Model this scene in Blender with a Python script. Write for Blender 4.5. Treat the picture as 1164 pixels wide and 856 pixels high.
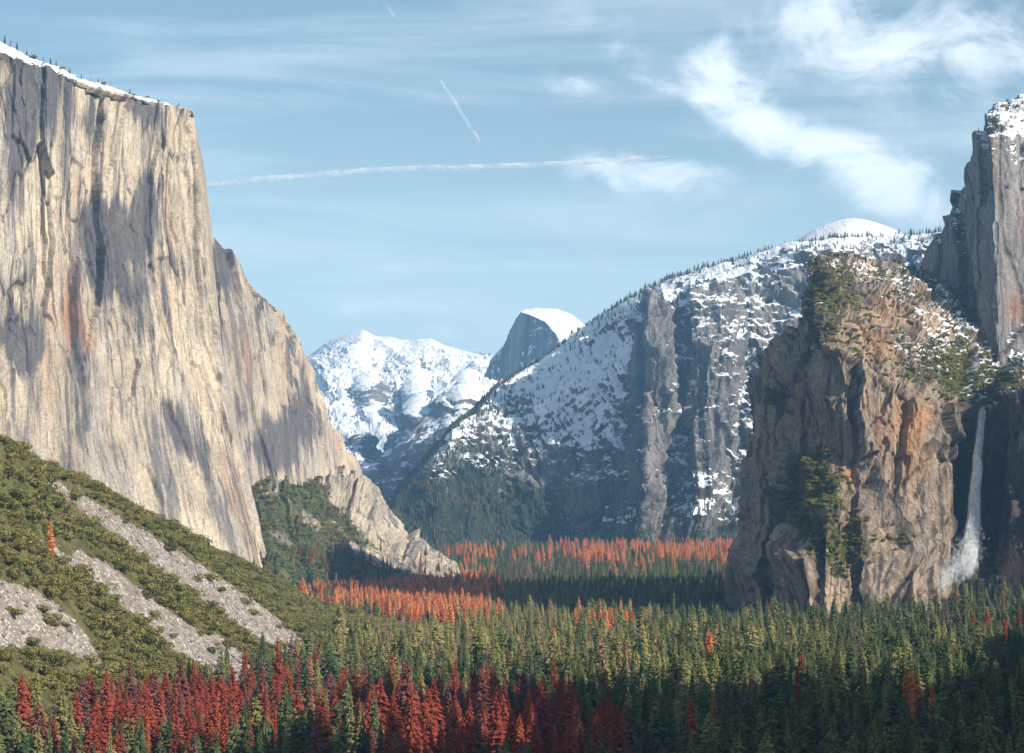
import bpy, math, random
import numpy as np
from mathutils import Vector

S = bpy.context.scene
C = S.collection
for o in list(bpy.data.objects):
    bpy.data.objects.remove(o)
random.seed(7)
RNG = np.random.default_rng(7)

# ------------------------------------------------------------------ camera
F = 2645.0                      # focal length in photograph pixels (1164 x 856)
CX, CY, HOR = 582.0, 428.0, 600.0
ZC = 120.0                      # the overlook stands 120 m above the valley floor
PITCH = math.atan((HOR - CY) / F)
cam_d = bpy.data.cameras.new('camera')
cam = bpy.data.objects.new('camera', cam_d)
C.objects.link(cam)
cam.location = (0, 0, ZC)
cam.rotation_euler = (math.radians(90) + PITCH, 0, 0)
cam_d.sensor_width = 36
cam_d.lens = 36 * F / 1164
cam_d.clip_start = 1
cam_d.clip_end = 200000
S.camera = cam

# ------------------------------------------------------------------ light
SUN_EL = math.radians(29)
SUN_AZ = math.radians(60)       # to the right of straight behind the camera
sun_dir = Vector((math.sin(SUN_AZ) * math.cos(SUN_EL), -math.cos(SUN_AZ) * math.cos(SUN_EL), math.sin(SUN_EL)))
sd = bpy.data.lights.new('sun', 'SUN')
sd.energy = 3.8
sd.angle = math.radians(0.5)
sd.color = (1.0, 0.92, 0.80)
sun = bpy.data.objects.new('sun', sd)
C.objects.link(sun)
sun.rotation_euler = sun_dir.to_track_quat('Z', 'Y').to_euler()

S.cycles.transparent_max_bounces = 48
S.view_settings.view_transform = 'Standard'
S.view_settings.look = 'None'
S.view_settings.exposure = 0.95
S.view_settings.gamma = 1
S.view_settings.use_curve_mapping = False

# ------------------------------------------------------------------ node helpers
class NT:
    def __init__(s, tree):
        s.t = tree; s.n = tree.nodes; s.l = tree.links
    def new(s, typ, **kw):
        n = s.n.new(typ)
        for k, v in kw.items(): setattr(n, k, v)
        return n
    def put(s, sock, v):
        if v is None: return
        if hasattr(v, 'links'): s.l.new(v, sock)
        else:
            if isinstance(v, tuple) and len(v) == 3 and sock.type == 'RGBA': v = v + (1,)
            sock.default_value = v
    def math(s, op, a, b=None, c=None, clamp=False):
        n = s.new('ShaderNodeMath', operation=op); n.use_clamp = clamp
        s.put(n.inputs[0], a); s.put(n.inputs[1], b); s.put(n.inputs[2], c)
        return n.outputs[0]
    def mix(s, f, a, b, blend='MIX'):
        n = s.new('ShaderNodeMix', data_type='RGBA', blend_type=blend)
        s.put(n.inputs[0], f); s.put(n.inputs[6], a); s.put(n.inputs[7], b)
        return n.outputs[2]
    def noise(s, vec, scale=1, detail=4, rough=.55, dist=0):
        n = s.new('ShaderNodeTexNoise')
        s.put(n.inputs['Vector'], vec); n.inputs['Scale'].default_value = scale
        n.inputs['Detail'].default_value = detail; n.inputs['Roughness'].default_value = rough
        n.inputs['Distortion'].default_value = dist
        return n.outputs['Fac']
    def mapr(s, v, a, b, c=0., d=1., smooth=True):
        n = s.new('ShaderNodeMapRange'); n.interpolation_type = 'SMOOTHSTEP' if smooth else 'LINEAR'
        s.put(n.inputs[0], v)
        for i, q in enumerate((a, b, c, d)): s.put(n.inputs[i + 1], q)
        return n.outputs[0]
    def attr(s, name):
        n = s.new('ShaderNodeAttribute', attribute_name=name); return n.outputs['Fac']
    def scalev(s, vec, sc):
        n = s.new('ShaderNodeVectorMath', operation='MULTIPLY')
        s.put(n.inputs[0], vec); n.inputs[1].default_value = sc
        return n.outputs[0]

# ------------------------------------------------------------------ sky
w = bpy.data.worlds.new('World')
S.world = w
w.use_nodes = True
T = NT(w.node_tree); T.n.clear()
sky = T.new('ShaderNodeTexSky', sky_type='NISHITA')
sky.sun_disc = False
sky.sun_elevation = SUN_EL
sky.sun_rotation = math.atan2(sun_dir.x, sun_dir.y)
sky.altitude = 1300; sky.air_density = 1.0; sky.dust_density = 1.2; sky.ozone_density = 1.5
tc = T.new('ShaderNodeTexCoord')
sep = T.new('ShaderNodeSeparateXYZ'); T.l.new(tc.outputs['Generated'], sep.inputs[0])
yy = T.math('MAXIMUM', sep.outputs[1], 0.05)
U = T.math('DIVIDE', sep.outputs[0], yy)      # bearing and elevation east of the overlook
V = T.math('DIVIDE', sep.outputs[2], yy)
comb = T.new('ShaderNodeCombineXYZ'); T.put(comb.inputs[0], U); T.put(comb.inputs[1], V)
UV = comb.outputs[0]
# cloud banks: (u, v, ru, rv, angle, strength)  in units of the photograph / F
def cl(px, py, rx, ry, ang, s): return ((px - CX) / F, (HOR - py) / F, rx / F, ry / F, math.radians(ang), s)
banks = [cl(850, 125, 190, 34, -30, 1.0), cl(1000, 200, 130, 40, -27, 1.1), cl(820, 80, 66, 44, -42, .9),
         cl(660, 95, 60, 22, -10, .5), cl(740, 196, 95, 26, -4, .85), cl(610, 205, 60, 16, 0, .35),
         cl(1050, 40, 200, 60, -5, .85), cl(410, 92, 70, 20, -5, .35), cl(1090, 100, 90, 40, -10, .5),
         cl(980, 90, 260, 70, -12, .42), cl(960, 170, 60, 22, 10, .6), cl(880, 20, 120, 30, -12, .3), cl(470, 345, 160, 14, 4, .35), cl(540, 378, 90, 14, 0, .35),
         cl(350, 230, 260, 26, 3, .22), cl(600, 290, 300, 16, -3, .25)]
tot = None
for (u, v, ru, rv, a, s_) in banks:
    du = T.math('SUBTRACT', U, u); dv = T.math('SUBTRACT', V, v)
    ca, sa = math.cos(a), math.sin(a)
    e1 = T.math('DIVIDE', T.math('ADD', T.math('MULTIPLY', du, ca), T.math('MULTIPLY', dv, sa)), ru)
    e2 = T.math('DIVIDE', T.math('SUBTRACT', T.math('MULTIPLY', dv, ca), T.math('MULTIPLY', du, sa)), rv)
    r2 = T.math('ADD', T.math('MULTIPLY', e1, e1), T.math('MULTIPLY', e2, e2))
    g = T.math('MULTIPLY', T.math('EXPONENT', T.math('MULTIPLY', r2, -0.9)), s_)
    tot = g if tot is None else T.math('MAXIMUM', tot, g)
n1 = T.noise(T.scalev(UV, (24, 36, 1)), 1, 10, .62, .6)
n2 = T.noise(T.scalev(UV, (4, 34, 1)), 1, 6, .6, .6)
dens = T.math('ADD', tot, T.math('MULTIPLY', T.math('SUBTRACT', n1, .5), 3.0))
cloud = T.math('MULTIPLY', T.mapr(dens, .12, 1.2), T.mapr(tot, .05, .6))
veil = T.math('MULTIPLY', T.mapr(n2, .42, .72), .24)
fac = T.math('ADD', T.math('MULTIPLY', cloud, .64), veil, clamp=True)
fac = T.math('MINIMUM', fac, .82)
tint = T.mix(1.0, sky.outputs[0], (.99, 1.10, .97), 'MULTIPLY')
hs = T.new('ShaderNodeHueSaturation'); hs.inputs['Saturation'].default_value = .9; hs.inputs['Value'].default_value = .60
T.l.new(tint, hs.inputs['Color'])
low = T.mapr(sep.outputs[2], 0.03, .20, .50, 0.)
base = T.mix(low, hs.outputs[0], (4.6, 5.6, 6.2))
col = T.mix(fac, base, (6.3, 6.7, 7.0))
bg = T.new('ShaderNodeBackground'); T.l.new(col, bg.inputs[0]); bg.inputs[1].default_value = 0.12
wo = T.new('ShaderNodeOutputWorld'); T.l.new(bg.outputs[0], wo.inputs[0])

# ------------------------------------------------------------------ geometry helpers
cp, sp = math.cos(PITCH), math.sin(PITCH)
def unproj(px, py, d):
    """point of the view ray through (px, py) of the photograph at distance d up the valley"""
    x = (px - CX) / F; yc = -(py - CY) / F
    dy = cp - yc * sp; dz = sp + yc * cp
    k = d / dy
    return (x * k, d, ZC + dz * k)
def proj(P):
    x, y, z = P[..., 0], P[..., 1], P[..., 2] - ZC
    dep = y * cp + z * sp; up = -y * sp + z * cp
    return CX + F * x / dep, CY - F * up / dep

NTAB = 64
_tab = np.random.default_rng(3).random((NTAB ** 3,)).astype(np.float32)
def vnoise(x, y, z):
    xi = np.floor(x).astype(np.int32); yi = np.floor(y).astype(np.int32); zi = np.floor(z).astype(np.int32)
    fx = (x - xi).astype(np.float32); fy = (y - yi).astype(np.float32); fz = (z - zi).astype(np.float32)
    fx = fx * fx * fx * (fx * (fx * 6 - 15) + 10); fy = fy * fy * fy * (fy * (fy * 6 - 15) + 10); fz = fz * fz * fz * (fz * (fz * 6 - 15) + 10)
    M = NTAB - 1
    x0 = (xi & M) * (NTAB * NTAB); x1 = ((xi + 1) & M) * (NTAB * NTAB)
    y0 = (yi & M) * NTAB; y1 = ((yi + 1) & M) * NTAB
    z0 = zi & M; z1 = (zi + 1) & M
    def L(a, b, t): return a + (b - a) * t
    return L(L(L(_tab[x0 + y0 + z0], _tab[x1 + y0 + z0], fx), L(_tab[x0 + y1 + z0], _tab[x1 + y1 + z0], fx), fy),
             L(L(_tab[x0 + y0 + z1], _tab[x1 + y0 + z1], fx), L(_tab[x0 + y1 + z1], _tab[x1 + y1 + z1], fx), fy), fz)
def fbm(P, sx, sy=None, sz=None, octv=4, gain=.5, off=0.):
    """centred fractal noise, sx.. = wavelength in metres"""
    sy = sy or sx; sz = sz or sx
    x = P[..., 0] / sx + off + 11.3; y = P[..., 1] / sy + off * 1.7 + 3.1; z = P[..., 2] / sz + off * .6 + 7.7
    a = 1.; s = 0.; t = 0.
    for k in range(octv):
        s = s + a * (vnoise(x, y, z) - .5); t += a
        a *= gain; x = x * 2.03 + 5.2; y = y * 2.03 + 1.3; z = z * 2.03 + 9.1
    return s / t * 2
def ridged(P, sx, sy=None, sz=None, octv=3, gain=.5, off=0.):
    sy = sy or sx; sz = sz or sx
    x = P[..., 0] / sx + off + 1.3; y = P[..., 1] / sy + off * 1.3 + 8.1; z = P[..., 2] / sz + off * .7 + 2.7
    a = 1.; s = 0.; t = 0.
    for k in range(octv):
        s = s + a * (1 - np.abs(vnoise(x, y, z) * 2 - 1) * 2); t += a
        a *= gain; x = x * 2.03 + 5.2; y = y * 2.03 + 1.3; z = z * 2.03 + 9.1
    return s / t
def terr(f, w=.12):
    """plates with sharp steps between them"""
    i = np.floor(f); return i + sstep(.5 - w, .5 + w, f - i)
def worley(U_, V_, seed=0):
    """2-D cells: two random numbers of the nearest cell, offset from its centre, distance to the border"""
    iu = np.floor(U_).astype(np.int64); iv = np.floor(V_).astype(np.int64)
    f1 = np.full(U_.shape, 9.); f2 = np.full(U_.shape, 9.); H = np.zeros(U_.shape); K = np.zeros(U_.shape); DX = np.zeros(U_.shape); DZ = np.zeros(U_.shape)
    for a in (-1, 0, 1):
        for b in (-1, 0, 1):
            c = iu + a; e = iv + b
            k = (c * 73856093 ^ e * 19349663 ^ (seed * 83492791 + 12345))
            r1 = _tab[k & (NTAB ** 3 - 1)]; r2 = _tab[(k * 7 + 91) & (NTAB ** 3 - 1)]; r3 = _tab[(k * 13 + 17) & (NTAB ** 3 - 1)]; r4 = _tab[(k * 29 + 5) & (NTAB ** 3 - 1)]
            dx = U_ - (c + r1); dz = V_ - (e + r2); d = np.abs(dx) ** 1.5 + np.abs(dz) ** 1.5
            m = d < f1
            f2 = np.where(m, f1, np.minimum(f2, d)); f1 = np.where(m, d, f1)
            H = np.where(m, r3, H); K = np.where(m, r4, K); DX = np.where(m, dx, DX); DZ = np.where(m, dz, DZ)
    return H, K, DX, DZ, f2 - f1
def slabs(Q, levels, seed=0, warp=1.):
    """rock broken into tilted plates at several sizes; levels = (width, height, step, tilt)"""
    h = 0.; crack = 0.; cell = 0.; W_ = 1.
    for i, (w_, t_, a_, tl) in enumerate(levels):
        wx = w_ * .45 * warp * fbm(Q, w_ * 1.3, w_ * 1.3, t_ * .9, 4, off=3.1 * i + seed); wz = t_ * .3 * fbm(Q, w_, w_, t_ * .7, 3, off=7.7 * i + seed)
        H, K, dx, dz, e = worley((Q[..., 0] + wx) / w_, (Q[..., 2] + wz) / t_, seed + i)
        h = h + a_ * (H - .5) * 2 + tl * w_ * dx * (K - .5) * 2 + tl * .35 * w_ * dz * (H + K - 1)
        crack = np.maximum(crack, sstep(.16, .0, e) * (K > .45) * (.55 if i else .9))
        cell = cell + (H - .5) * (.6 ** i)
    h = smooth1(smooth1(h, 1, 1), 2, 0)
    return h, crack, cell
def sstep(a, b, x):
    t = np.clip((x - a) / (b - a), 0, 1); return t * t * (3 - 2 * t)

def smooth1(A, k, axis):
    if k < 1: return A
    pad = [(0, 0)] * A.ndim; pad[axis] = (k, k)
    B = np.pad(A, pad, mode='edge'); n = A.shape[axis]
    acc = 0
    for i in range(2 * k + 1):
        sl = [slice(None)] * A.ndim; sl[axis] = slice(i, i + n)
        acc = acc + B[tuple(sl)]
    return acc / (2 * k + 1)

def loft(rows, step=1.0, back=0, sm=4):
    """rows of control points (world) -> dense grid; the last `back` row gaps are hidden rear slopes"""
    R = np.array(rows, dtype=np.float64)
    nr, nc = R.shape[:2]
    px, py = proj(R)
    dq = R[..., 1] * F / R[..., 1].mean() ** 2 * 0 + F / R[..., 1]
    dep = np.abs(np.diff(R[..., 1], axis=1)) * dq[:, 1:] * .5
    cn = [max(3, int(np.clip(np.median(np.hypot(np.hypot(np.diff(px, axis=1)[:, j], np.diff(py, axis=1)[:, j]), np.minimum(dep[:, j], 120))[:nr - back]), 2, 400) / step)) for j in range(nc - 1)]
    rn = []
    for i in range(nr - 1):
        if i >= nr - 1 - back: rn.append(14)
        else: rn.append(max(3, int(np.clip(np.mean(np.hypot(np.diff(px, axis=0)[i], np.diff(py, axis=0)[i])), 2, 400) / step)))
    def interp(A, cnt, axis):
        A = np.moveaxis(A, axis, 0); out = []
        for i, n in enumerate(cnt):
            t = (np.arange(n) / n).reshape((-1,) + (1,) * (A.ndim - 1))
            out.append(A[i] * (1 - t) + A[i + 1] * t)
        out.append(A[-1:])
        return np.moveaxis(np.concatenate(out), 0, axis)
    G = interp(interp(R, rn, 0), cn, 1)
    for k in (sm, sm):
        G = smooth1(smooth1(G, k, 0), k, 1)
    return G
def gnormal(G):
    du = np.gradient(G, axis=1); dv = np.gradient(G, axis=0)
    n = np.cross(du, dv)
    n /= np.linalg.norm(n, axis=-1, keepdims=True) + 1e-9
    # orient towards the overlook / up
    flip = np.where((n[..., 1] * -1 + n[..., 2] * .8 + 0 * n[..., 0]).mean() < 0, -1, 1)
    return n * flip

def grid_mesh(name, G, mat, attrs=None, smooth=False):
    nr, nc = G.shape[:2]
    me = bpy.data.meshes.new(name)
    idx = np.arange(nr * nc).reshape(nr, nc)
    q = np.stack([idx[:-1, :-1], idx[:-1, 1:], idx[1:, 1:], idx[1:, :-1]], -1).reshape(-1, 4)
    n = np.cross(G[0:-1, 1:] - G[0:-1, :-1], G[1:, :-1] - G[:-1, :-1]).reshape(-1, 3).mean(0)
    if n[1] * -1 + n[2] < 0 or True:
        m = -n[1] + n[2]
        if m < 0: q = q[:, ::-1]
    me.vertices.add(nr * nc); me.vertices.foreach_set('co', G.astype(np.float32).reshape(-1))
    me.loops.add(q.size); me.loops.foreach_set('vertex_index', q.astype(np.int32).reshape(-1))
    me.polygons.add(len(q)); me.polygons.foreach_set('loop_start', np.arange(0, q.size, 4, dtype=np.int32))
    me.update(calc_edges=True)
    me.polygons.foreach_set('use_smooth', np.full(len(q), smooth))
    for k, a in (attrs or {}).items():
        at = me.attributes.new(k, 'FLOAT', 'POINT'); at.data.foreach_set('value', np.asarray(a, dtype=np.float32).reshape(-1))
    me.materials.append(mat)
    o = bpy.data.objects.new(name, me); C.objects.link(o)
    return o
def raw_mesh(name, V, Fc, mats, mi=None):
    me = bpy.data.meshes.new(name)
    me.from_pydata([tuple(v) for v in V], [], Fc)
    for m in mats: me.materials.append(m)
    if mi is not None: me.polygons.foreach_set('material_index', mi)
    me.update()
    return me

def tag(o, label=None, cat=None, group=None, kind=None):
    if label: o['label'] = label
    if cat: o['category'] = cat
    if group: o['group'] = group
    if kind: o['kind'] = kind
    return o

def in_poly(px, py, poly):
    ins = np.zeros(px.shape, bool); n = len(poly)
    for i in range(n):
        x1, y1 = poly[i]; x2, y2 = poly[(i + 1) % n]
        c = ((y1 > py) != (y2 > py)) & (px < (x2 - x1) * (py - y1) / (y2 - y1 + 1e-9) + x1)
        ins ^= c
    return ins
def blobs(px, py, lst):
    m = np.zeros(px.shape)
    for (x, y, rx, ry, ang, s) in lst:
        a = math.radians(ang); dx = px - x; dy = py - y
        e = (dx * math.cos(a) + dy * math.sin(a)) / rx; f = (-dx * math.sin(a) + dy * math.cos(a)) / ry
        m = m + s * np.exp(-(e * e + f * f))
    return m

# ------------------------------------------------------------------ materials
def new_mat(name):
    m = bpy.data.materials.new(name); m.use_nodes = True
    t = NT(m.node_tree); t.n.clear()
    out = t.new('ShaderNodeOutputMaterial'); b = t.new('ShaderNodeBsdfPrincipled')
    t.l.new(b.outputs[0], out.inputs[0])
    b.inputs['Roughness'].default_value = .9
    b.inputs['Specular IOR Level'].default_value = .15
    return m, t, b

def rock_mat(name, pale, mid, dark, warm, veg1=(.06, .075, .025), veg2=(.13, .135, .05), sc=1.0, snow_col=(.86, .87, .9),
             vstretch=.09, bump=1.5, contrast=1.0, soil=(.2, .15, .1), cool=None):
    m, t, b = new_mat(name)
    geo = t.new('ShaderNodeNewGeometry'); pos = geo.outputs['Position']
    sp3 = t.new('ShaderNodeSeparateXYZ'); t.l.new(pos, sp3.inputs[0])
    cb3 = t.new('ShaderNodeCombineXYZ'); t.l.new(t.attr('su'), cb3.inputs[0]); t.l.new(t.math('MULTIPLY', sp3.outputs[1], .1), cb3.inputs[1]); t.l.new(sp3.outputs[2], cb3.inputs[2])
    wpos = pos; pos = cb3.outputs[0]
    st = t.scalev(pos, (1 / 26 / sc, 1 / 26 / sc, vstretch / 26 / sc))
    st2 = t.scalev(pos, (1 / 7 / sc, 1 / 7 / sc, vstretch / 10 / sc))
    nA = t.noise(st, 1, 7, .64, .12)
    nB = t.noise(st2, 1, 6, .68, .1)
    nC = t.noise(t.scalev(pos, (1 / 110 / sc,) * 2 + (.5 / 110 / sc,)), 1, 6, .6, .6)
    nF = t.noise(t.scalev(pos, (1 / 4 / sc,) * 3), 1, 5, .75)
    nS = t.noise(t.scalev(pos, (1 / 2.6 / sc, 1 / 2.6 / sc, .12 / 2.6 / sc)), 1, 5, .7)
    nH = t.noise(t.scalev(pos, (1 / 50 / sc, 1 / 50 / sc, .25 / 50 / sc)), 1, 7, .68)
    pos = wpos
    c = t.mix(t.mapr(nC, .36, .64), pale, mid)
    cel = t.attr('cell')
    c = t.mix(t.math('MULTIPLY', t.mapr(t.math('ADD', nH, t.math('MULTIPLY', cel, .28)), .52, .66), .5), c, cool or mid)
    c = t.mix(t.math('MULTIPLY', t.mapr(t.math('SUBTRACT', nH, t.math('MULTIPLY', cel, .3)), .60, .8), .35), c, warm)
    c = t.mix(t.math('MULTIPLY', t.mapr(nA, .51, .60), .72 * contrast), c, dark)
    c = t.mix(t.math('MULTIPLY', t.mapr(nB, .54, .63), .62 * contrast), c, dark)
    c = t.mix(t.math('MULTIPLY', t.mapr(nB, .46, .30), .45 * contrast), c, pale)
    wf = t.math('ADD', t.attr('warm'), t.math('MULTIPLY', t.math('SUBTRACT', nA, .5), 1.1))
    c = t.mix(t.math('MULTIPLY', t.mapr(wf, .25, .8), .85), c, warm)
    sf = t.math('ADD', t.attr('stain_shade'), t.math('MULTIPLY', t.math('SUBTRACT', nA, .5), 1.6))
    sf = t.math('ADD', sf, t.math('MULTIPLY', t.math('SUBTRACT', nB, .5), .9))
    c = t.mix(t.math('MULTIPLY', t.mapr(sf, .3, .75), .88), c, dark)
    c = t.mix(t.math('MULTIPLY', t.mapr(t.attr('crack'), .1, .9), .8), c, tuple(q * .4 for q in dark))
    fr = t.math('MULTIPLY', t.mapr(nF, .35, .65, .7, 1.25, False), t.mapr(nS, .35, .65, .76, 1.2, False))
    fm = t.new('ShaderNodeMix', data_type='RGBA', blend_type='MULTIPLY'); fm.inputs[0].default_value = 1
    cc = t.new('ShaderNodeCombineColor')
    for i in range(3): t.l.new(fr, cc.inputs[i])
    t.l.new(c, fm.inputs[6]); t.l.new(cc.outputs[0], fm.inputs[7]); c = fm.outputs[2]
    # soil and low growth
    vn = t.noise(t.scalev(pos, (1 / 9 / sc,) * 3), 1, 6, .7)
    vn2 = t.noise(t.scalev(pos, (1 / 30 / sc,) * 3), 1, 4, .6)
    vf = t.math('ADD', t.attr('veg'), t.math('MULTIPLY', t.math('SUBTRACT', vn, .5), 1.6))
    vc = t.mix(t.mapr(vn2, .35, .65), veg1, veg2)
    vc = t.mix(t.mapr(nF, .5, .66), vc, tuple(q * .45 for q in veg1))
    sof = t.math('ADD', t.attr('veg'), t.math('MULTIPLY', t.math('SUBTRACT', vn2, .5), 1.4))
    c = t.mix(t.math('MULTIPLY', t.mapr(sof, .25, .6), .7), c, soil)
    c = t.mix(t.mapr(vf, .42, .58), c, vc)
    # snow
    sn = t.noise(t.scalev(pos, (1 / 9 / sc,) * 3), 1, 7, .78)
    sn2 = t.noise(t.scalev(pos, (1 / 60 / sc, 1 / 60 / sc, 1 / 20 / sc)), 1, 4, .6)
    sv = t.math('ADD', t.attr('snow'), t.math('MULTIPLY', t.math('SUBTRACT', sn, .5), 1.9))
    sv = t.math('ADD', sv, t.math('MULTIPLY', t.math('SUBTRACT', sn2, .5), 1.2))
    c = t.mix(t.mapr(sv, .46, .54), c, snow_col)
    t.l.new(c, b.inputs['Base Color'])
    bp = t.new('ShaderNodeBump'); bp.inputs['Strength'].default_value = .8; bp.inputs['Distance'].default_value = bump * sc
    hsum = t.math('ADD', t.math('MULTIPLY', nB, 1.6), nF)
    t.l.new(hsum, bp.inputs['Height']); t.l.new(bp.outputs[0], b.inputs['Normal'])
    return m

M_elcap = rock_mat('golden_granite', (.56, .465, .345), (.34, .28, .215), (.085, .083, .092), (.38, .20, .115), contrast=.9, cool=(.32, .30, .29))
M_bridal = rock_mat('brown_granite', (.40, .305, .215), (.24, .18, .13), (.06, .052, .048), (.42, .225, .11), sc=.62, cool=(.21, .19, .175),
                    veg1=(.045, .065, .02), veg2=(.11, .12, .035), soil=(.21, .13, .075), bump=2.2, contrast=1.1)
M_cath = rock_mat('grey_granite', (.27, .26, .25), (.19, .18, .175), (.075, .07, .07), (.25, .14, .09), sc=.9)
M_sent = rock_mat('far_grey_granite', (.24, .22, .20), (.16, .15, .14), (.055, .055, .055), (.22, .17, .12), sc=1.7, veg1=(.025, .04, .028), veg2=(.045, .058, .032), soil=(.07, .068, .06))
M_far = rock_mat('snowy_granite', (.26, .25, .24), (.19, .18, .18), (.065, .065, .07), (.22, .17, .13), sc=4, veg1=(.03, .045, .03), veg2=(.05, .06, .03), soil=(.1, .09, .08))

# ------------------------------------------------------------------ terrain lofts
def W(lst): return [unproj(*p) for p in lst]
def behind(row, dd, dz, dx=0):
    return [(x * (1 + dd / y) + dx, y + dd, z + dz) for (x, y, z) in row]
def setz(lst, z):
    """(px, d) pairs put at height z"""
    return [((px - CX) / F * d / (cp) if False else (px - CX) / F * (d * cp + (z - ZC) * sp), d, z) for px, d in lst]

GRIDS = {}
def cliff(name, rows, mat, disp, masks, step=.9, back=1, sm=4, key=None):
    G = loft(rows, step, back, sm)
    N = gnormal(G)
    global SU, TOPW, CELL
    ml = G[:max(3, G.shape[0] - 14 * back)].mean(axis=0)
    su = np.concatenate([[0], np.cumsum(np.linalg.norm(np.diff(ml[:, :2], axis=0), axis=1))])
    nz_ = np.clip(N[..., 2], 0, 1)
    SU = G.copy(); SU[..., 0] = su[None, :] + 6 * fbm(G, 90, octv=3); SU[..., 1] = 0
    topw = sstep(.45, .72, smooth1(smooth1(nz_, 3, 0), 3, 1)); CELL = 0 * nz_; TOPW = topw
    h, extra = disp(G)
    G2 = G + N * h[..., None]
    G2[..., 2] = np.maximum(G2[..., 2], -24)
    N2 = gnormal(G2)
    px, py = proj(G2)
    at = dict(su=su[None, :] + 2 * fbm(G, 260, octv=2), cell=CELL, snow=np.zeros(h.shape), veg=np.zeros(h.shape), stain_shade=np.zeros(h.shape), warm=np.zeros(h.shape), crack=extra)
    at.update(masks(G2, N2, px, py))
    o = grid_mesh(name, G2, mat, at)
    o['kind'] = 'structure'
    GRIDS[key or name] = (G2, N2, px, py, at)
    return o

# ---- El Capitan, main wall
ec_x = [[-150, 0, 60, 120, 170, 205, 219], [-150, 0, 60, 110, 160, 208, 233], [-150, 0, 65, 120, 175, 222, 246],
        [-150, 0, 70, 130, 190, 238, 268], [-150, 0, 80, 150, 215, 262, 292], [-150, 0, 90, 165, 235, 290, 322]]
ec_y = [[0, 54, 78, 99, 112, 119, 126], [250] * 7, [380] * 7, [490] * 7, [590] * 7, [720] * 7]
ec_d = [3480, 3620, 3700, 3790, 3880, 3960, 4020]
ec_o = [0, -12, -40, -85, -150, -260]
rows = []
for i in range(6):
    r = W([(ec_x[i][j], ec_y[i][j], ec_d[j] + ec_o[i] + (12 * math.sin(j * 2.1 + i) if 0 < j < 6 else 0)) for j in range(7)])
    last = r[-1]
    r.append((last[0] - 14, last[1] + 130, last[2])); r.append((last[0] - 70, last[1] + 700, last[2]))
    rows.append(r)
top = W([(-150, -30, 3600), (0, 41, 3760), (60, 70, 3830), (120, 94, 3900), (170, 109, 3960), (205, 118, 4000), (219, 125, 4040)])
l = top[-1]; top += [(l[0] - 14, l[1] + 130, l[2]), (l[0] - 70, l[1] + 700, l[2] - 30)]
bk = behind(top, 900, -40); bk2 = behind(top, 2500, -500)
rows = [bk2, bk, top] + rows
rows = rows[::-1]          # base first, rear last
def d_elcap(G):
    z = G[..., 2]
    Q = SU.copy()
    global CELL
    h = 20 * fbm(Q, 260, 260, 800, 3)
    low = sstep(520, 250, z)
    hs, ck, CELL = slabs(Q, [(120, 420, 8, .2), (46, 190, 7, .22), (17, 60, 2.6, .2)], 2)
    h = h + hs * (1 - .45 * low) + 1.6 * ridged(Q, 20, 20, 120, 3, off=9.) + 1.0 * fbm(G, 9, 9, 14, 3)
    c2 = 1 - np.abs(fbm(Q, 150, 150, 700, 4, off=31.)) * 60
    Q2 = SU.copy(); Q2[..., 0] += 5 * fbm(G, 120, octv=2)
    c3 = 1 - np.abs(fbm(Q2, 50, 50, 1300, 2, off=61.)) * 42
    c2 = np.maximum(c2, c3 * sstep(.0, .25, fbm(Q, 90, 90, 260, 3, off=71.)))
    crack = np.clip(np.maximum(ck * .75 * sstep(-.3, .3, fbm(Q, 120, octv=2, off=4.)), c2 * .8), 0, 1) * (1 - .5 * low)
    ht = 6 * fbm(G, 60, octv=4) + 3 * fbm(G, 15, octv=3)
    h = h * (1 - TOPW) + ht * TOPW
    nz_ = np.clip(gnormal(G)[..., 2], 0, 1)
    fd = 1
    if G[..., 1].min() < 3600: fd = (.05 + .95 * sstep(4120, 4050, G[..., 1]))
    return (h - crack * 4 - 4) * fd, crack
def m_elcap(G, N, px, py):
    n = fbm(G, 90, octv=4, off=2.)
    n2 = fbm(G, 26, 26, 120, octv=4, off=12.)
    x = px + 14 * n; y = py + 30 * n2
    topm = sstep(0.45, .7, N[..., 2])
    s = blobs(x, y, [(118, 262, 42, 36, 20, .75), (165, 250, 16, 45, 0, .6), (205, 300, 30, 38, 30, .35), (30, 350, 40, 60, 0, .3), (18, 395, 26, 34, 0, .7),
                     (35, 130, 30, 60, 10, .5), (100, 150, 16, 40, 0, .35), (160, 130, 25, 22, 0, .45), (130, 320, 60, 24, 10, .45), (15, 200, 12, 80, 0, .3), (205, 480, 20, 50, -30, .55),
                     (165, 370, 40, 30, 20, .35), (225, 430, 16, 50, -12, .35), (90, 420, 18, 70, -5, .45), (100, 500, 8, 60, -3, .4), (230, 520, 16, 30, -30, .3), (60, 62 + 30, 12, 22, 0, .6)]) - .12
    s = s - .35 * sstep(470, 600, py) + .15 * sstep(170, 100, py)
    wm = blobs(x, y, [(80, 350, 16, 70, 0, .9), (105, 390, 18, 40, 0, .6), (205, 390, 26, 44, 10, .4), (195, 180, 20, 60, 0, .12), (5, 375, 9, 30, 0, .7), (210, 470, 20, 20, 0, .3)])
    snow = np.where(py < np.interp(px, [0, 60, 120, 170, 205], [62, 84, 104, 116, 122]) + 4 * n, topm * (1.0 + .3 * n) * sstep(215, 180, px) - .35 * (px < 62) * (px > 18) * topm, -1)
    return dict(stain_shade=s * 1.6 + .14 + .14 * sstep(330, 200, py), warm=wm - .15, snow=snow, veg=-1 + 0 * n)
cliff('granite_cliff', rows, M_elcap, d_elcap, m_elcap, step=.75, back=2, sm=2)

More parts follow.
